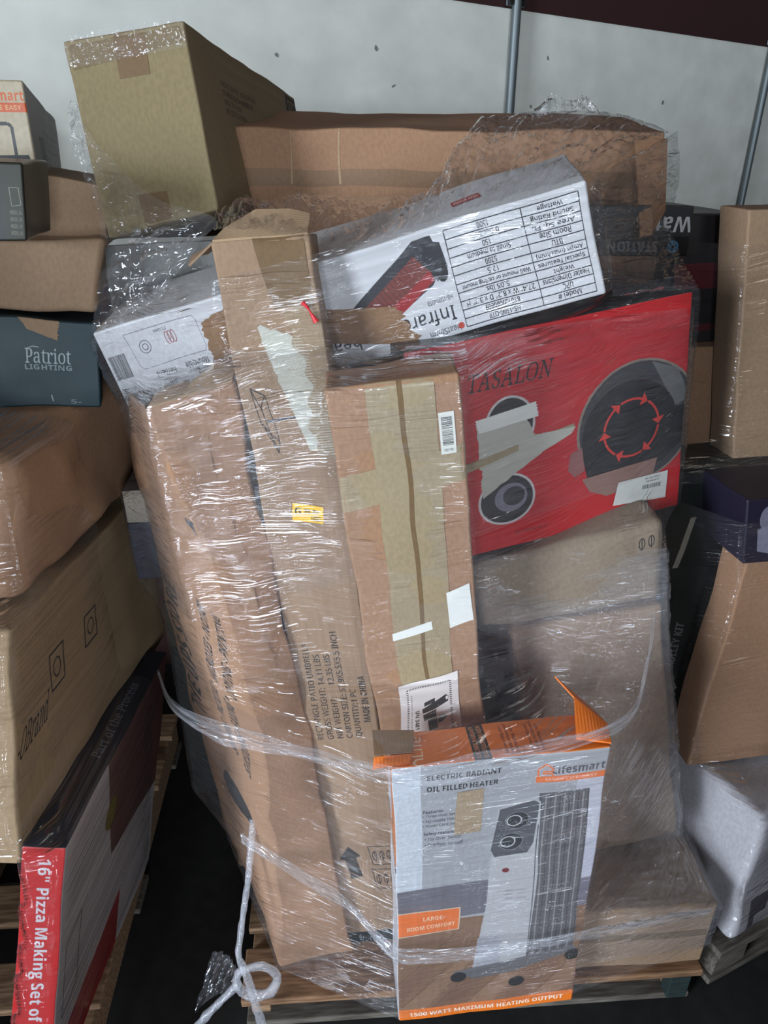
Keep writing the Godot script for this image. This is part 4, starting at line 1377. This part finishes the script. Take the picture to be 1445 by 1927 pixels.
	k = carton("life", "heater_carton", "grey and orange oil heater box standing at the front edge of the pallet", "box", M.orange_card, {"front": hf, "left": board(Color.WHITE, 0.45, print_heater_side(), 0.3), "top": board(Color.WHITE, 0.45, print_heater_top(), 0.2)}, {"r": 0.0035, "amp": 0.0025})
	stick(k, "front", "torn_patch", [[0.295, 0.093], [0.42, 0.091], [0.415, 0.240], [0.285, 0.238]], M.torn, 0.0008, "bare board where a label was", 0.03)
	leaf(k.root, "flap", [Vector3(0.367, 0.848, -0.860), Vector3(0.372, 0.850, -0.900), Vector3(0.360, 0.846, -0.938)], [Vector3(0.312, 0.850, -0.868), Vector3(0.318, 0.885, -0.925), Vector3(0.290, 0.905, -0.955)], 0.003, M.orange_card, "orange end flap bent up")
	leaf(k.root, "flap", [Vector3(-0.016, 0.842, -0.838), Vector3(-0.018, 0.828, -0.826)], [Vector3(0.045, 0.838, -0.850), Vector3(0.04, 0.838, -0.828)], 0.0025, M.orange_card, "orange torn flap")
	leaf(k.root, "flap", [Vector3(-0.02, 0.852, -0.885), Vector3(-0.016, 0.842, -0.84)], [Vector3(0.05, 0.842, -0.895), Vector3(0.045, 0.838, -0.850)], 0.0025, M.kraft, "bare inside of a flap")
	# ---- grey carton and the kraft carton on the very top
	carton("grey", "grey_carton", "plain grey carton under the tilted top kraft carton", "box", M.grey_card)
	g = Canvas.new(1400, 540, Color(0.52, 0.45, 0.34))
	var ink := Color(0.20, 0.17, 0.14)
	g.text("PACIFIC MARKET INTERNATIONAL\nSTARBUCKS PO# 8986888 #6\nMADE IN CHINA\nMFG SITE ID: CHINA", sans, 0.345, 0.30, 0.30, 0.19, 0, ink)
	g.rect(0.86, 0.03, 1.0, 0.17, ink)
	g.text("OTC", bold, 0.93, 0.10, 0.10, 0.09, 0, Color(0.52, 0.45, 0.34))
	var tk := Color(0.51, 0.45, 0.32)
	k = carton("top", "kraft_carton", "large tilted kraft carton with printed side on top of the load", "box", board(tk), {"right": board(Color.WHITE, 0.8, g.tex())}, {"r": 0.004, "amp": 0.002})
	stick(k, "front", "tape_strip", [[0.42, 0.0], [0.68, 0.0], [0.66, 0.225], [0.40, 0.22]], M.tape_brown, 0.0008, "brown packing tape")
	stick(k, "front", "tape_strip", [[0.35, 0.82], [0.60, 0.83], [0.60, 1.0], [0.35, 1.0]], M.tape_brown, 0.0008, "brown packing tape")
	stick(k, "front", "seam_strip", [[0.0, 0.0], [1.0, 0.0], [1.0, 0.10], [0.0, 0.14]], board(Color(0.45, 0.375, 0.25), 0.75), 0.0006, "darker taped top edge")
	# ---- wide carton at the back
	k = carton("big", "kraft_carton", "wide kraft carton with a taped crease lying along the top", "box", M.kraft_red, {}, {"r": 0.006, "amp": 0.004})
	stick(k, "front", "tape_strip", band(0.0, 0.26, 1.0, 0.37), board(Color(0.50, 0.375, 0.265), 0.6), 0.0008, "wide brown tape")
	stick(k, "front", "crease", [[0.268, 0.0], [0.272, 0.0], [0.275, 0.36], [0.269, 0.36]], M.kraft_pale, 0.0012, "pale scuffed crease")
	stick(k, "front", "crease", [[0.155, 0.0], [0.157, 0.0], [0.16, 0.36], [0.156, 0.36]], M.kraft_pale, 0.0012, "pale scuffed crease")
	leaf(k.root, "flap", [Vector3(0.458, 1.730, -1.470), Vector3(0.490, 1.727, -1.475), Vector3(0.522, 1.724, -1.480)], [Vector3(0.450, 1.570, -1.335), Vector3(0.469, 1.575, -1.330), Vector3(0.487, 1.613, -1.335)], 0.004, M.kraft_red, "torn end flap hanging down")
	# ---- small black box at the back right
	g = Canvas.new(700, 310, Color(0.055, 0.055, 0.062))
	g.rect(0, 0, 1, 0.60, Color(0.17, 0.17, 0.18))
	g.text("Watts", bold, 0.72, 0.36, 0.55, 0.30, 180, Color(0.72, 0.72, 0.72))
	g.ring(0.83, 0.80, 0.05, 0.11, 9, Color(0.25, 0.47, 0.62))
	for t in 6:
		var an := TAU * t / 6.0
		g.line(0.83 + 0.05 * cos(an), 0.80 + 0.11 * sin(an), 0.83 + 0.028 * cos(an + 1.6), 0.80 + 0.062 * sin(an + 1.6), 7, Color(0.25, 0.47, 0.62))
	g.text("STATION", bold, 0.42, 0.80, 0.5, 0.20, 180, Color(0.35, 0.36, 0.38))
	carton("watt", "power_box", "small black box with upside down white lettering and blue ring", "box", M.black_card, {"front": board(Color.WHITE, 0.4, g.tex(), 0.2)}, {"amp": 0.001})


# ---------------------------------------------------------------- neighbour stacks
func build_left_stack() -> void:
	var k: Carton
	var g := Canvas.new(640, 580, Color(0.72, 0.66, 0.55))
	g.text("Lifesmart", bold, 0.70, 0.16, 0.55, 0.12, 0, Color(0.80, 0.36, 0.10))
	g.rect(0.3, 0.24, 1.0, 0.34, Color(0.80, 0.32, 0.07))
	g.text("MAKE LIFE EASY", bold, 0.66, 0.29, 0.55, 0.05, 0, Color(0.85, 0.65, 0.45))
	g.path([[0.40, 0.46], [0.76, 0.46], [0.80, 0.49], [0.80, 1.0]], 22, Color(0.08, 0.11, 0.11))
	g.poly([[0.3, 0.80], [0.93, 0.80], [0.98, 1.0], [0.3, 1.0]], Color(0.06, 0.09, 0.09))
	g.ellipse(0.82, 0.95, 0.22, 0.10, Color(0.03, 0.04, 0.04))
	var s := Canvas.new(512, 256, Color(0.60, 0.60, 0.63))
	s.text("heats rooms up to 1000 sq ft\nthree settings with remote\nwall or freestanding mount\nsafety shutoff\nlifetime filter", sans, 0.62, 0.62, 0.5, 0.5, 0, Color(0.42, 0.42, 0.45))
	s.poly([[0.2, 0.55], [0.38, 0.5], [0.42, 1.0], [0.26, 1.0]], Color(0.33, 0.33, 0.36))
	carton("leftlife", "heater_carton", "beige heater box with orange lettering on top of the stack by the wall", "box", M.beige_card, {"front": board(Color.WHITE, 0.5, g.tex(), 0.2), "right": board(Color.WHITE, 0.5, s.tex())})
	carton("lbrown", "kraft_carton", "brown carton carrying the beige heater box", "box", M.kraft, {}, {"amp": 0.006})
	g = Canvas.new(400, 420, Color(0.13, 0.13, 0.14))
	g.rect(0.72, 0.0, 1.0, 1.0, Color(0.15, 0.15, 0.10))
	g.path([[0.82, 0.30], [0.93, 0.30], [0.95, 0.52], [0.84, 0.54], [0.82, 0.30]], 3, Color(0.5, 0.5, 0.42))
	for t in 4:
		g.text("MODEL 24", sans, 0.88, 0.62 + t * 0.09, 0.14, 0.05, 4, Color(0.40, 0.40, 0.34))
	carton("ldark", "dark_carton", "black printed carton beside the beige heater box", "box", M.black_card, {"front": board(Color.WHITE, 0.5, g.tex())}, {"amp": 0.004})
	carton("lmid", "kraft_carton", "slumped brown carton above the teal lighting box", "box", M.kraft, {}, {"amp": 0.008, "r": 0.01})
	g = Canvas.new(1000, 680, Color(0.06, 0.17, 0.20))
	g.text("Patriot", serif, 0.655, 0.40, 0.30, 0.17, 0, Color(0.62, 0.66, 0.66))
	g.text("LIGHTING", bold, 0.655, 0.53, 0.31, 0.06, 0, Color(0.50, 0.55, 0.56))
	g.path([[0.51, 0.33], [0.56, 0.30], [0.60, 0.31]], 6, Color(0.62, 0.66, 0.66))
	g.line(0.66, 0.86, 0.67, 0.94, 9, Color(0.55, 0.6, 0.6))
	g.text("5-", sans, 0.83, 0.93, 0.07, 0.05, 0, Color(0.5, 0.55, 0.55))
	k = carton("patriot", "lighting_carton", "dark teal carton with pale lettering in the dim stack", "box", M.teal_card, {"front": board(Color.WHITE, 0.5, g.tex())}, {"amp": 0.004})
	stick(k, "front", "torn_patch", [[0.46, 0.0], [0.72, 0.0], [0.72, 0.22], [0.52, 0.12]], M.kraft, 0.001, "brown torn flap", 0.08)
	carton("lsag", "kraft_carton", "sagging brown carton under the teal lighting box", "box", M.kraft_red, {}, {"r": 0.03, "amp": 0.012, "bulge": {"right": 0.012, "front": 0.01}})
	g = Canvas.new(1000, 740, Color(0.57, 0.475, 0.36))
	g.text("-OBrand", serif, 0.10, 0.50, 0.17, 0.11, -6, INK, 0.5)
	for q in [[0.21, 0.30], [0.42, 0.30]]:
		g.path([[q[0], q[1]], [q[0] + 0.08, q[1]], [q[0] + 0.08, q[1] + 0.16], [q[0], q[1] + 0.16], [q[0], q[1]]], 6, INK)
		g.ring(q[0] + 0.04, q[1] + 0.08, 0.02, 0.04, 5, INK)
	carton("lscript", "kraft_carton", "brown carton with black script lettering above the pizza set box", "box", board(Color(0.57, 0.475, 0.36)), {"right": board(Color.WHITE, 0.8, g.tex())}, {"r": 0.006, "amp": 0.004})
	g = Canvas.new(150, 1170, Color(0.66, 0.09, 0.09))
	g.text("16\" Pizza Making Set of 4", bold, 0.50, 0.36, 0.64, 0.40, 90, Color(0.72, 0.70, 0.72))
	var t := Canvas.new(150, 1024, Color(0.035, 0.05, 0.12))
	t.text("Part of the Process", serif, 0.52, 0.42, 0.40, 0.30, -90, Color(0.42, 0.44, 0.48), 0.3)
	t.text("Set", serif, 0.35, 0.80, 0.10, 0.30, 0, Color(0.30, 0.08, 0.10))
	s = Canvas.new(900, 1000, Color(0.60, 0.58, 0.58))
	s.poly([[0.35, 0.0], [1, 0.0], [1, 0.6], [0.45, 0.45]], Color(0.32, 0.20, 0.18))
	s.ellipse(0.42, 0.25, 0.05, 0.06, Color(0.40, 0.36, 0.10))
	s.path([[0.06, 0.42], [0.18, 0.40], [0.18, 0.68], [0.06, 0.70], [0.06, 0.42]], 6, Color(0.2, 0.2, 0.2))
	s.poly([[0, 0.80], [0.6, 0.75], [0.6, 1], [0, 1]], Color(0.50, 0.06, 0.07))
	carton("pizza", "pizza_set_box", "narrow red box with white vertical lettering and dark blue top", "box", M.navy_card, {"front": board(Color.WHITE, 0.45, g.tex(), 0.2), "top": board(Color.WHITE, 0.5, t.tex()), "right": board(Color.WHITE, 0.5, s.tex())}, {"r": 0.003, "amp": 0.002})


func build_right_stack() -> void:
	var g := Canvas.new(700, 500, Color(0.66, 0.65, 0.67))
	g.line(0.06, 0.62, 1.0, 0.60, 4, Color(0.25, 0.25, 0.27))
	g.poly([[0.10, 0.72], [0.22, 0.70], [0.22, 0.86], [0.14, 0.88], [0.14, 0.96], [0.09, 0.97]], Color(0.30, 0.28, 0.32))
	carton("rwhite", "white_carton", "white carton in dull film at the bottom of the stack", "box", board(Color(0.66, 0.65, 0.67)), {"front": board(Color.WHITE, 0.5, g.tex())}, {"r": 0.02, "amp": 0.008})
	carton("rbrown", "kraft_carton", "large brown carton standing above the white wrapped carton", "box", M.kraft_red, {}, {"amp": 0.003})
	g = Canvas.new(520, 1400, Color(0.035, 0.085, 0.065))
	g.text("SOMMERSET", bold, 0.55, 0.43, 0.13, 0.07, -84, Color(0.40, 0.42, 0.42), 0.2)
	g.text("TROLLEY KIT", bold, 0.33, 0.56, 0.17, 0.07, -84, Color(0.42, 0.44, 0.44), 0.2)
	g.text("Hardware", bold, 0.45, 0.60, 0.10, 0.05, -84, Color(0.25, 0.28, 0.28), 0.2)
	g.poly([[0.30, 0.13], [0.345, 0.13], [0.25, 0.285], [0.20, 0.285]], Color(0.55, 0.53, 0.49))
	g.path([[0.50, 0.045], [0.68, 0.045], [0.72, 0.11], [0.54, 0.12], [0.50, 0.045]], 4, Color(0.40, 0.40, 0.36))
	g.text("LIFETIME\nWARRANTY", bold, 0.61, 0.08, 0.14, 0.035, 3, Color(0.35, 0.35, 0.30))
	g.rect(0.66, 0.135, 0.70, 0.165, Color(0.40, 0.40, 0.37))
	carton("rgreen", "green_carton", "tall dark green carton with pale vertical lettering behind the brown carton", "box", M.green_card, {"front": board(Color.WHITE, 0.5, g.tex())}, {"amp": 0.003})
	g = Canvas.new(300, 270, Color(0.12, 0.10, 0.17))
	g.ellipse(0.30, 0.30, 0.12, 0.20, Color(0.45, 0.44, 0.50))
	g.poly([[0.16, 0.45], [0.30, 0.40], [0.34, 0.85], [0.18, 0.80]], Color(0.50, 0.49, 0.55))
	carton("rpurple", "purple_carton", "small dark purple carton with a pale picture on the brown carton", "box", M.purple_card, {"front": board(Color.WHITE, 0.5, g.tex())})
	carton("rcrate", "kraft_carton", "small brown carton between the green carton and the black and red carton", "box", M.kraft_red)
	carton("rkraft", "kraft_carton", "tall narrow brown carton at the outer edge of the stack", "box", M.kraft)
	g = Canvas.new(300, 540, Color(0.10, 0.07, 0.075))
	g.rect(0, 0.36, 0.82, 0.56, Color(0.34, 0.05, 0.09))
	g.rect(0, 0.84, 1, 0.90, Color(0.30, 0.05, 0.08))
	carton("rblack", "dark_carton", "black carton with dull red bands at the top of the stack", "box", M.black_card, {"front": board(Color.WHITE, 0.5, g.tex())})


# loads along the aisle stand forward on both sides of the camera and shade the side stacks
func build_aisle_stack() -> void:
	for s in [["aislea", "kraft_carton", "wide brown carton at the bottom of the forward aisle stack"], ["aisleb", "kraft_carton", "middle brown carton of the forward aisle stack"], ["aislec", "kraft_carton", "upper brown carton of the forward aisle stack"], ["aisled", "kraft_carton", "wide brown carton at the bottom of the opposite aisle stack"], ["aislee", "kraft_carton", "middle brown carton of the opposite aisle stack"], ["aislef", "kraft_carton", "upper brown carton of the opposite aisle stack"]]:
		var k := carton(s[0], s[1], s[2], "box", M.kraft, {}, {"r": 0.006, "amp": 0.004})
		stick(k, "front", "tape_strip", band(0.0, 0.45, 1.0, 0.55), M.tape_brown)


# ---------------------------------------------------------------- film on the loads
func build_film() -> void:
	var root := Node3D.new()
	root.name = "stretch_wrap"
	add_child(root)
	tag(root, "clear glossy stretch film wound round the main load with knotted tail", "film")
	var keys := ["umbrella", "ups", "taped", "tasalon", "upper", "lower", "bottom", "life", "green", "navy"]
	put(root, "wound_film", wrap_mesh(keys, 0.15, 1.45, Vector2(0.12, -1.16), Vector2(0.06, 0.03), {"seed": 3, "fold": 0.0014}), M.film)
	put(root, "wound_film", wrap_mesh(["umbrella", "white", "ups", "tasalon"], 1.06, 1.60, Vector2(0.02, -1.20), Vector2(0.24, 0.0), {"seed": 9, "off": 0.011}), M.film_over)
	put(root, "wound_film", wrap_mesh(["upper", "lower"], 0.36, 1.06, Vector2(0.36, -1.33), Vector2(0.08, 0.0), {"seed": 31, "off": 0.006, "lean": 0.03, "fold": 0.0032, "from": -60.0, "to": 100.0, "round": false}), M.film_dense)
	put(root, "wound_film", wrap_mesh(["upper", "lower", "bottom"], 0.17, 1.06, Vector2(0.40, -1.25), Vector2(0.12, 0.0), {"seed": 35, "off": 0.010, "fold": 0.0026, "from": -60.0, "to": 100.0, "round": false, "lean": -0.25}), M.film_dense)
	# loose sheets
	put(root, "loose_film", sheet_mesh([Vector3(-0.534, 1.785, -1.400), Vector3(-0.542, 1.724, -1.385), Vector3(-0.514, 1.654, -1.360), Vector3(-0.489, 1.585, -1.320), Vector3(-0.484, 1.498, -1.250), Vector3(-0.484, 1.436, -1.185)],
		[Vector3(-0.519, 1.760, -1.375), Vector3(-0.457, 1.692, -1.335), Vector3(-0.379, 1.632, -1.305), Vector3(-0.268, 1.609, -1.220), Vector3(-0.286, 1.577, -1.190), Vector3(-0.359, 1.495, -1.170)], 120, 60, 0.004, 0.016, 12.0, 5), M.film_loose)
	put(root, "loose_film", sheet_mesh([Vector3(-0.286, 1.612, -1.400), Vector3(-0.156, 1.632, -1.420), Vector3(-0.021, 1.629, -1.420), Vector3(0.109, 1.645, -1.420), Vector3(0.153, 1.724, -1.480), Vector3(0.179, 1.758, -1.510), Vector3(0.233, 1.765, -1.510), Vector3(0.348, 1.770, -1.510), Vector3(0.443, 1.763, -1.500), Vector3(0.520, 1.735, -1.470)],
		[Vector3(-0.238, 1.605, -1.065), Vector3(-0.166, 1.605, -1.060), Vector3(-0.063, 1.582, -1.060), Vector3(0.028, 1.607, -1.065), Vector3(0.103, 1.628, -1.065), Vector3(0.147, 1.640, -1.065), Vector3(0.190, 1.652, -1.065), Vector3(0.234, 1.664, -1.065), Vector3(0.270, 1.674, -1.07), Vector3(0.292, 1.673, -1.075)], 220, 90, -0.012, 0.012, 16.0, 6), M.film_loose)
	put(root, "loose_film", sheet_mesh([Vector3(0.530, 1.737, -1.460), Vector3(0.540, 1.665, -1.440), Vector3(0.525, 1.587, -1.400), Vector3(0.512, 1.535, -1.280), Vector3(0.510, 1.506, -1.200)],
		[Vector3(0.290, 1.673, -1.075), Vector3(0.302, 1.633, -1.080), Vector3(0.318, 1.590, -1.090), Vector3(0.331, 1.545, -1.095), Vector3(0.343, 1.509, -1.10)], 140, 90, 0.0, 0.010, 14.0, 7), M.film_loose)
	put(root, "loose_film", sheet_mesh([Vector3(0.648, 0.420, -1.085), Vector3(0.660, 0.39, -1.040), Vector3(0.672, 0.36, -0.985), Vector3(0.680, 0.333, -0.930)],
		[Vector3(0.54, 0.43, -1.04), Vector3(0.49, 0.39, -0.980), Vector3(0.435, 0.37, -0.930), Vector3(0.39, 0.35, -0.900)], 80, 60, 0.01, 0.016, 9.0, 8), M.film_loose)
	var tc: Array = BOX["top"]
	var ta := []
	var tb := []
	for t in [0.0, 0.2, 0.4, 0.6, 0.8, 1.0]:
		var p := Vector3(tc[0][0], tc[0][1], tc[0][2]).lerp(Vector3(tc[1][0], tc[1][1], tc[1][2]), t)
		var q := Vector3(tc[3][0], tc[3][1], tc[3][2]).lerp(Vector3(tc[2][0], tc[2][1], tc[2][2]), t)
		ta.append(p + Vector3(0, 0.008, 0.0))
		tb.append(p.lerp(q, 0.13) + Vector3(0, 0, 0.008))
	put(root, "loose_film", sheet_mesh(ta, tb, 110, 30, 0.0, 0.004, 14.0, 12), M.film_loose)
	# gathered plume on top
	put(root, "film_plume", sheet_mesh([Vector3(0.27, 1.755, -1.50), Vector3(0.30, 1.765, -1.49), Vector3(0.34, 1.772, -1.49), Vector3(0.40, 1.765, -1.49)], [Vector3(0.290, 1.785, -1.47), Vector3(0.300, 1.800, -1.48), Vector3(0.335, 1.785, -1.50), Vector3(0.37, 1.795, -1.53)], 60, 20, 0.0, 0.014, 14.0, 11), M.film_loose)
	# gathered bands
	band_strip(root, [Vector3(-0.455, 0.745, -1.15), Vector3(-0.40, 0.755, -1.055), Vector3(-0.315, 0.765, -0.985), Vector3(-0.241, 0.768, -0.955), Vector3(-0.113, 0.788, -0.895), Vector3(-0.002, 0.820, -0.825), Vector3(0.071, 0.838, -0.808), Vector3(0.20, 0.862, -0.825), Vector3(0.38, 0.885, -0.87), Vector3(0.5, 0.92, -1.10)], 0.06, 31)
	band_strip(root, [Vector3(-0.285, 0.475, -0.985), Vector3(-0.172, 0.440, -0.935), Vector3(-0.066, 0.405, -0.89), Vector3(0.015, 0.385, -0.815), Vector3(0.074, 0.375, -0.812), Vector3(0.171, 0.37, -0.822), Vector3(0.277, 0.375, -0.832), Vector3(0.385, 0.385, -0.848), Vector3(0.66, 0.33, -0.93)], 0.045, 32)
	# knotted tail
	put(root, "film_rope", tube([Vector3(-0.262, 0.509, -1.000), Vector3(-0.270, 0.417, -0.950), Vector3(-0.284, 0.325, -0.900), Vector3(-0.289, 0.271, -0.870), Vector3(-0.274, 0.252, -0.850), Vector3(-0.263, 0.198, -0.840), Vector3(-0.248, 0.125, -0.825), Vector3(-0.235, 0.06, -0.82)], [0.008, 0.007, 0.006, 0.006, 0.007, 0.008, 0.009, 0.007], 12, 0.5, 41), M.film_rope)
	put(root, "film_knot", tube([Vector3(-0.284, 0.249, -0.860), Vector3(-0.295, 0.217, -0.850), Vector3(-0.270, 0.186, -0.845), Vector3(-0.225, 0.207, -0.840), Vector3(-0.212, 0.252, -0.845), Vector3(-0.243, 0.273, -0.850), Vector3(-0.290, 0.238, -0.860)], [0.007, 0.009, 0.010, 0.009, 0.008, 0.007, 0.006], 12, 0.5, 42), M.film_rope)
	put(root, "film_rope", tube([Vector3(-0.290, 0.217, -0.850), Vector3(-0.324, 0.180, -0.840), Vector3(-0.358, 0.143, -0.830), Vector3(-0.390, 0.105, -0.820)], [0.008, 0.007, 0.009, 0.006], 10, 0.6, 43), M.film_rope)
	put(root, "film_tail", sheet_mesh([Vector3(-0.288, 0.235, -0.860), Vector3(-0.302, 0.254, -0.870), Vector3(-0.319, 0.264, -0.880), Vector3(-0.344, 0.258, -0.890)], [Vector3(-0.292, 0.217, -0.850), Vector3(-0.313, 0.189, -0.850), Vector3(-0.351, 0.153, -0.860), Vector3(-0.395, 0.096, -0.860)], 50, 50, 0.0, 0.022, 7.0, 44), M.film_loose)
	# neighbours
	var lw := Node3D.new()
	lw.name = "stretch_wrap_001"
	add_child(lw)
	tag(lw, "dull stretch film round the shaded stack with the teal lighting box", "film")
	put(lw, "wound_film", wrap_mesh(["lmid", "patriot", "lsag", "lscript", "pizza"], 0.18, 1.56, Vector2(-0.66, -1.12), Vector2(0.0, 0.0), {"seed": 19, "dy": 0.005, "step": 2.2, "from": -40.0, "to": 120.0, "round": false}), M.film_old)
	var rw := Node3D.new()
	rw.name = "stretch_wrap_002"
	add_child(rw)
	tag(rw, "dull stretch film round the shaded stack with the white carton", "film")
	put(rw, "wound_film", wrap_mesh(["rwhite", "rbrown", "rgreen", "rpurple"], 0.16, 1.10, Vector2(0.76, -1.24), Vector2(0.0, 0.0), {"seed": 25, "dy": 0.005, "step": 2.2, "from": -110.0, "to": 60.0, "round": false}), M.film_old)
	put(rw, "wound_film", wrap_mesh(["rgreen", "rcrate", "rkraft", "rblack"], 1.12, 1.58, Vector2(0.70, -1.52), Vector2(0.05, 0.0), {"seed": 26, "dy": 0.005, "step": 2.2, "from": -110.0, "to": 60.0, "round": false}), M.film_old)


func band_strip(parent: Node3D, pts: Array, width: float, sd: int) -> void:
	var rail := smooth_rail(pts, 160)
	var n := FastNoiseLite.new()
	n.seed = sd
	n.frequency = 1.0
	n.fractal_octaves = 3
	var P := []
	var U := []
	for j in 25:
		var t := j / 24.0 - 0.5
		var row := PackedVector3Array()
		var urow := PackedVector2Array()
		for i in rail.size():
			var p: Vector3 = rail[i]
			var tan: Vector3 = (rail[mini(i + 1, 160)] - rail[maxi(i - 1, 0)]).normalized()
			var out := Vector3(tan.z, 0, -tan.x).normalized()
			if out.z < 0.0:
				out = -out
			var w := width * (0.7 + 0.5 * n.get_noise_1d(i * 0.03))
			p += Vector3.UP * (t * w) + out * (0.004 + 0.006 * n.get_noise_2d(i * 0.02, t * 9.0) + 0.002 * n.get_noise_2d(i * 0.03, t * 30.0))
			row.append(p)
			urow.append(Vector2(i * 0.01, t * w))
		P.append(row)
		U.append(urow)
	put(parent, "gathered_film", skin(P, U), M.film_band)
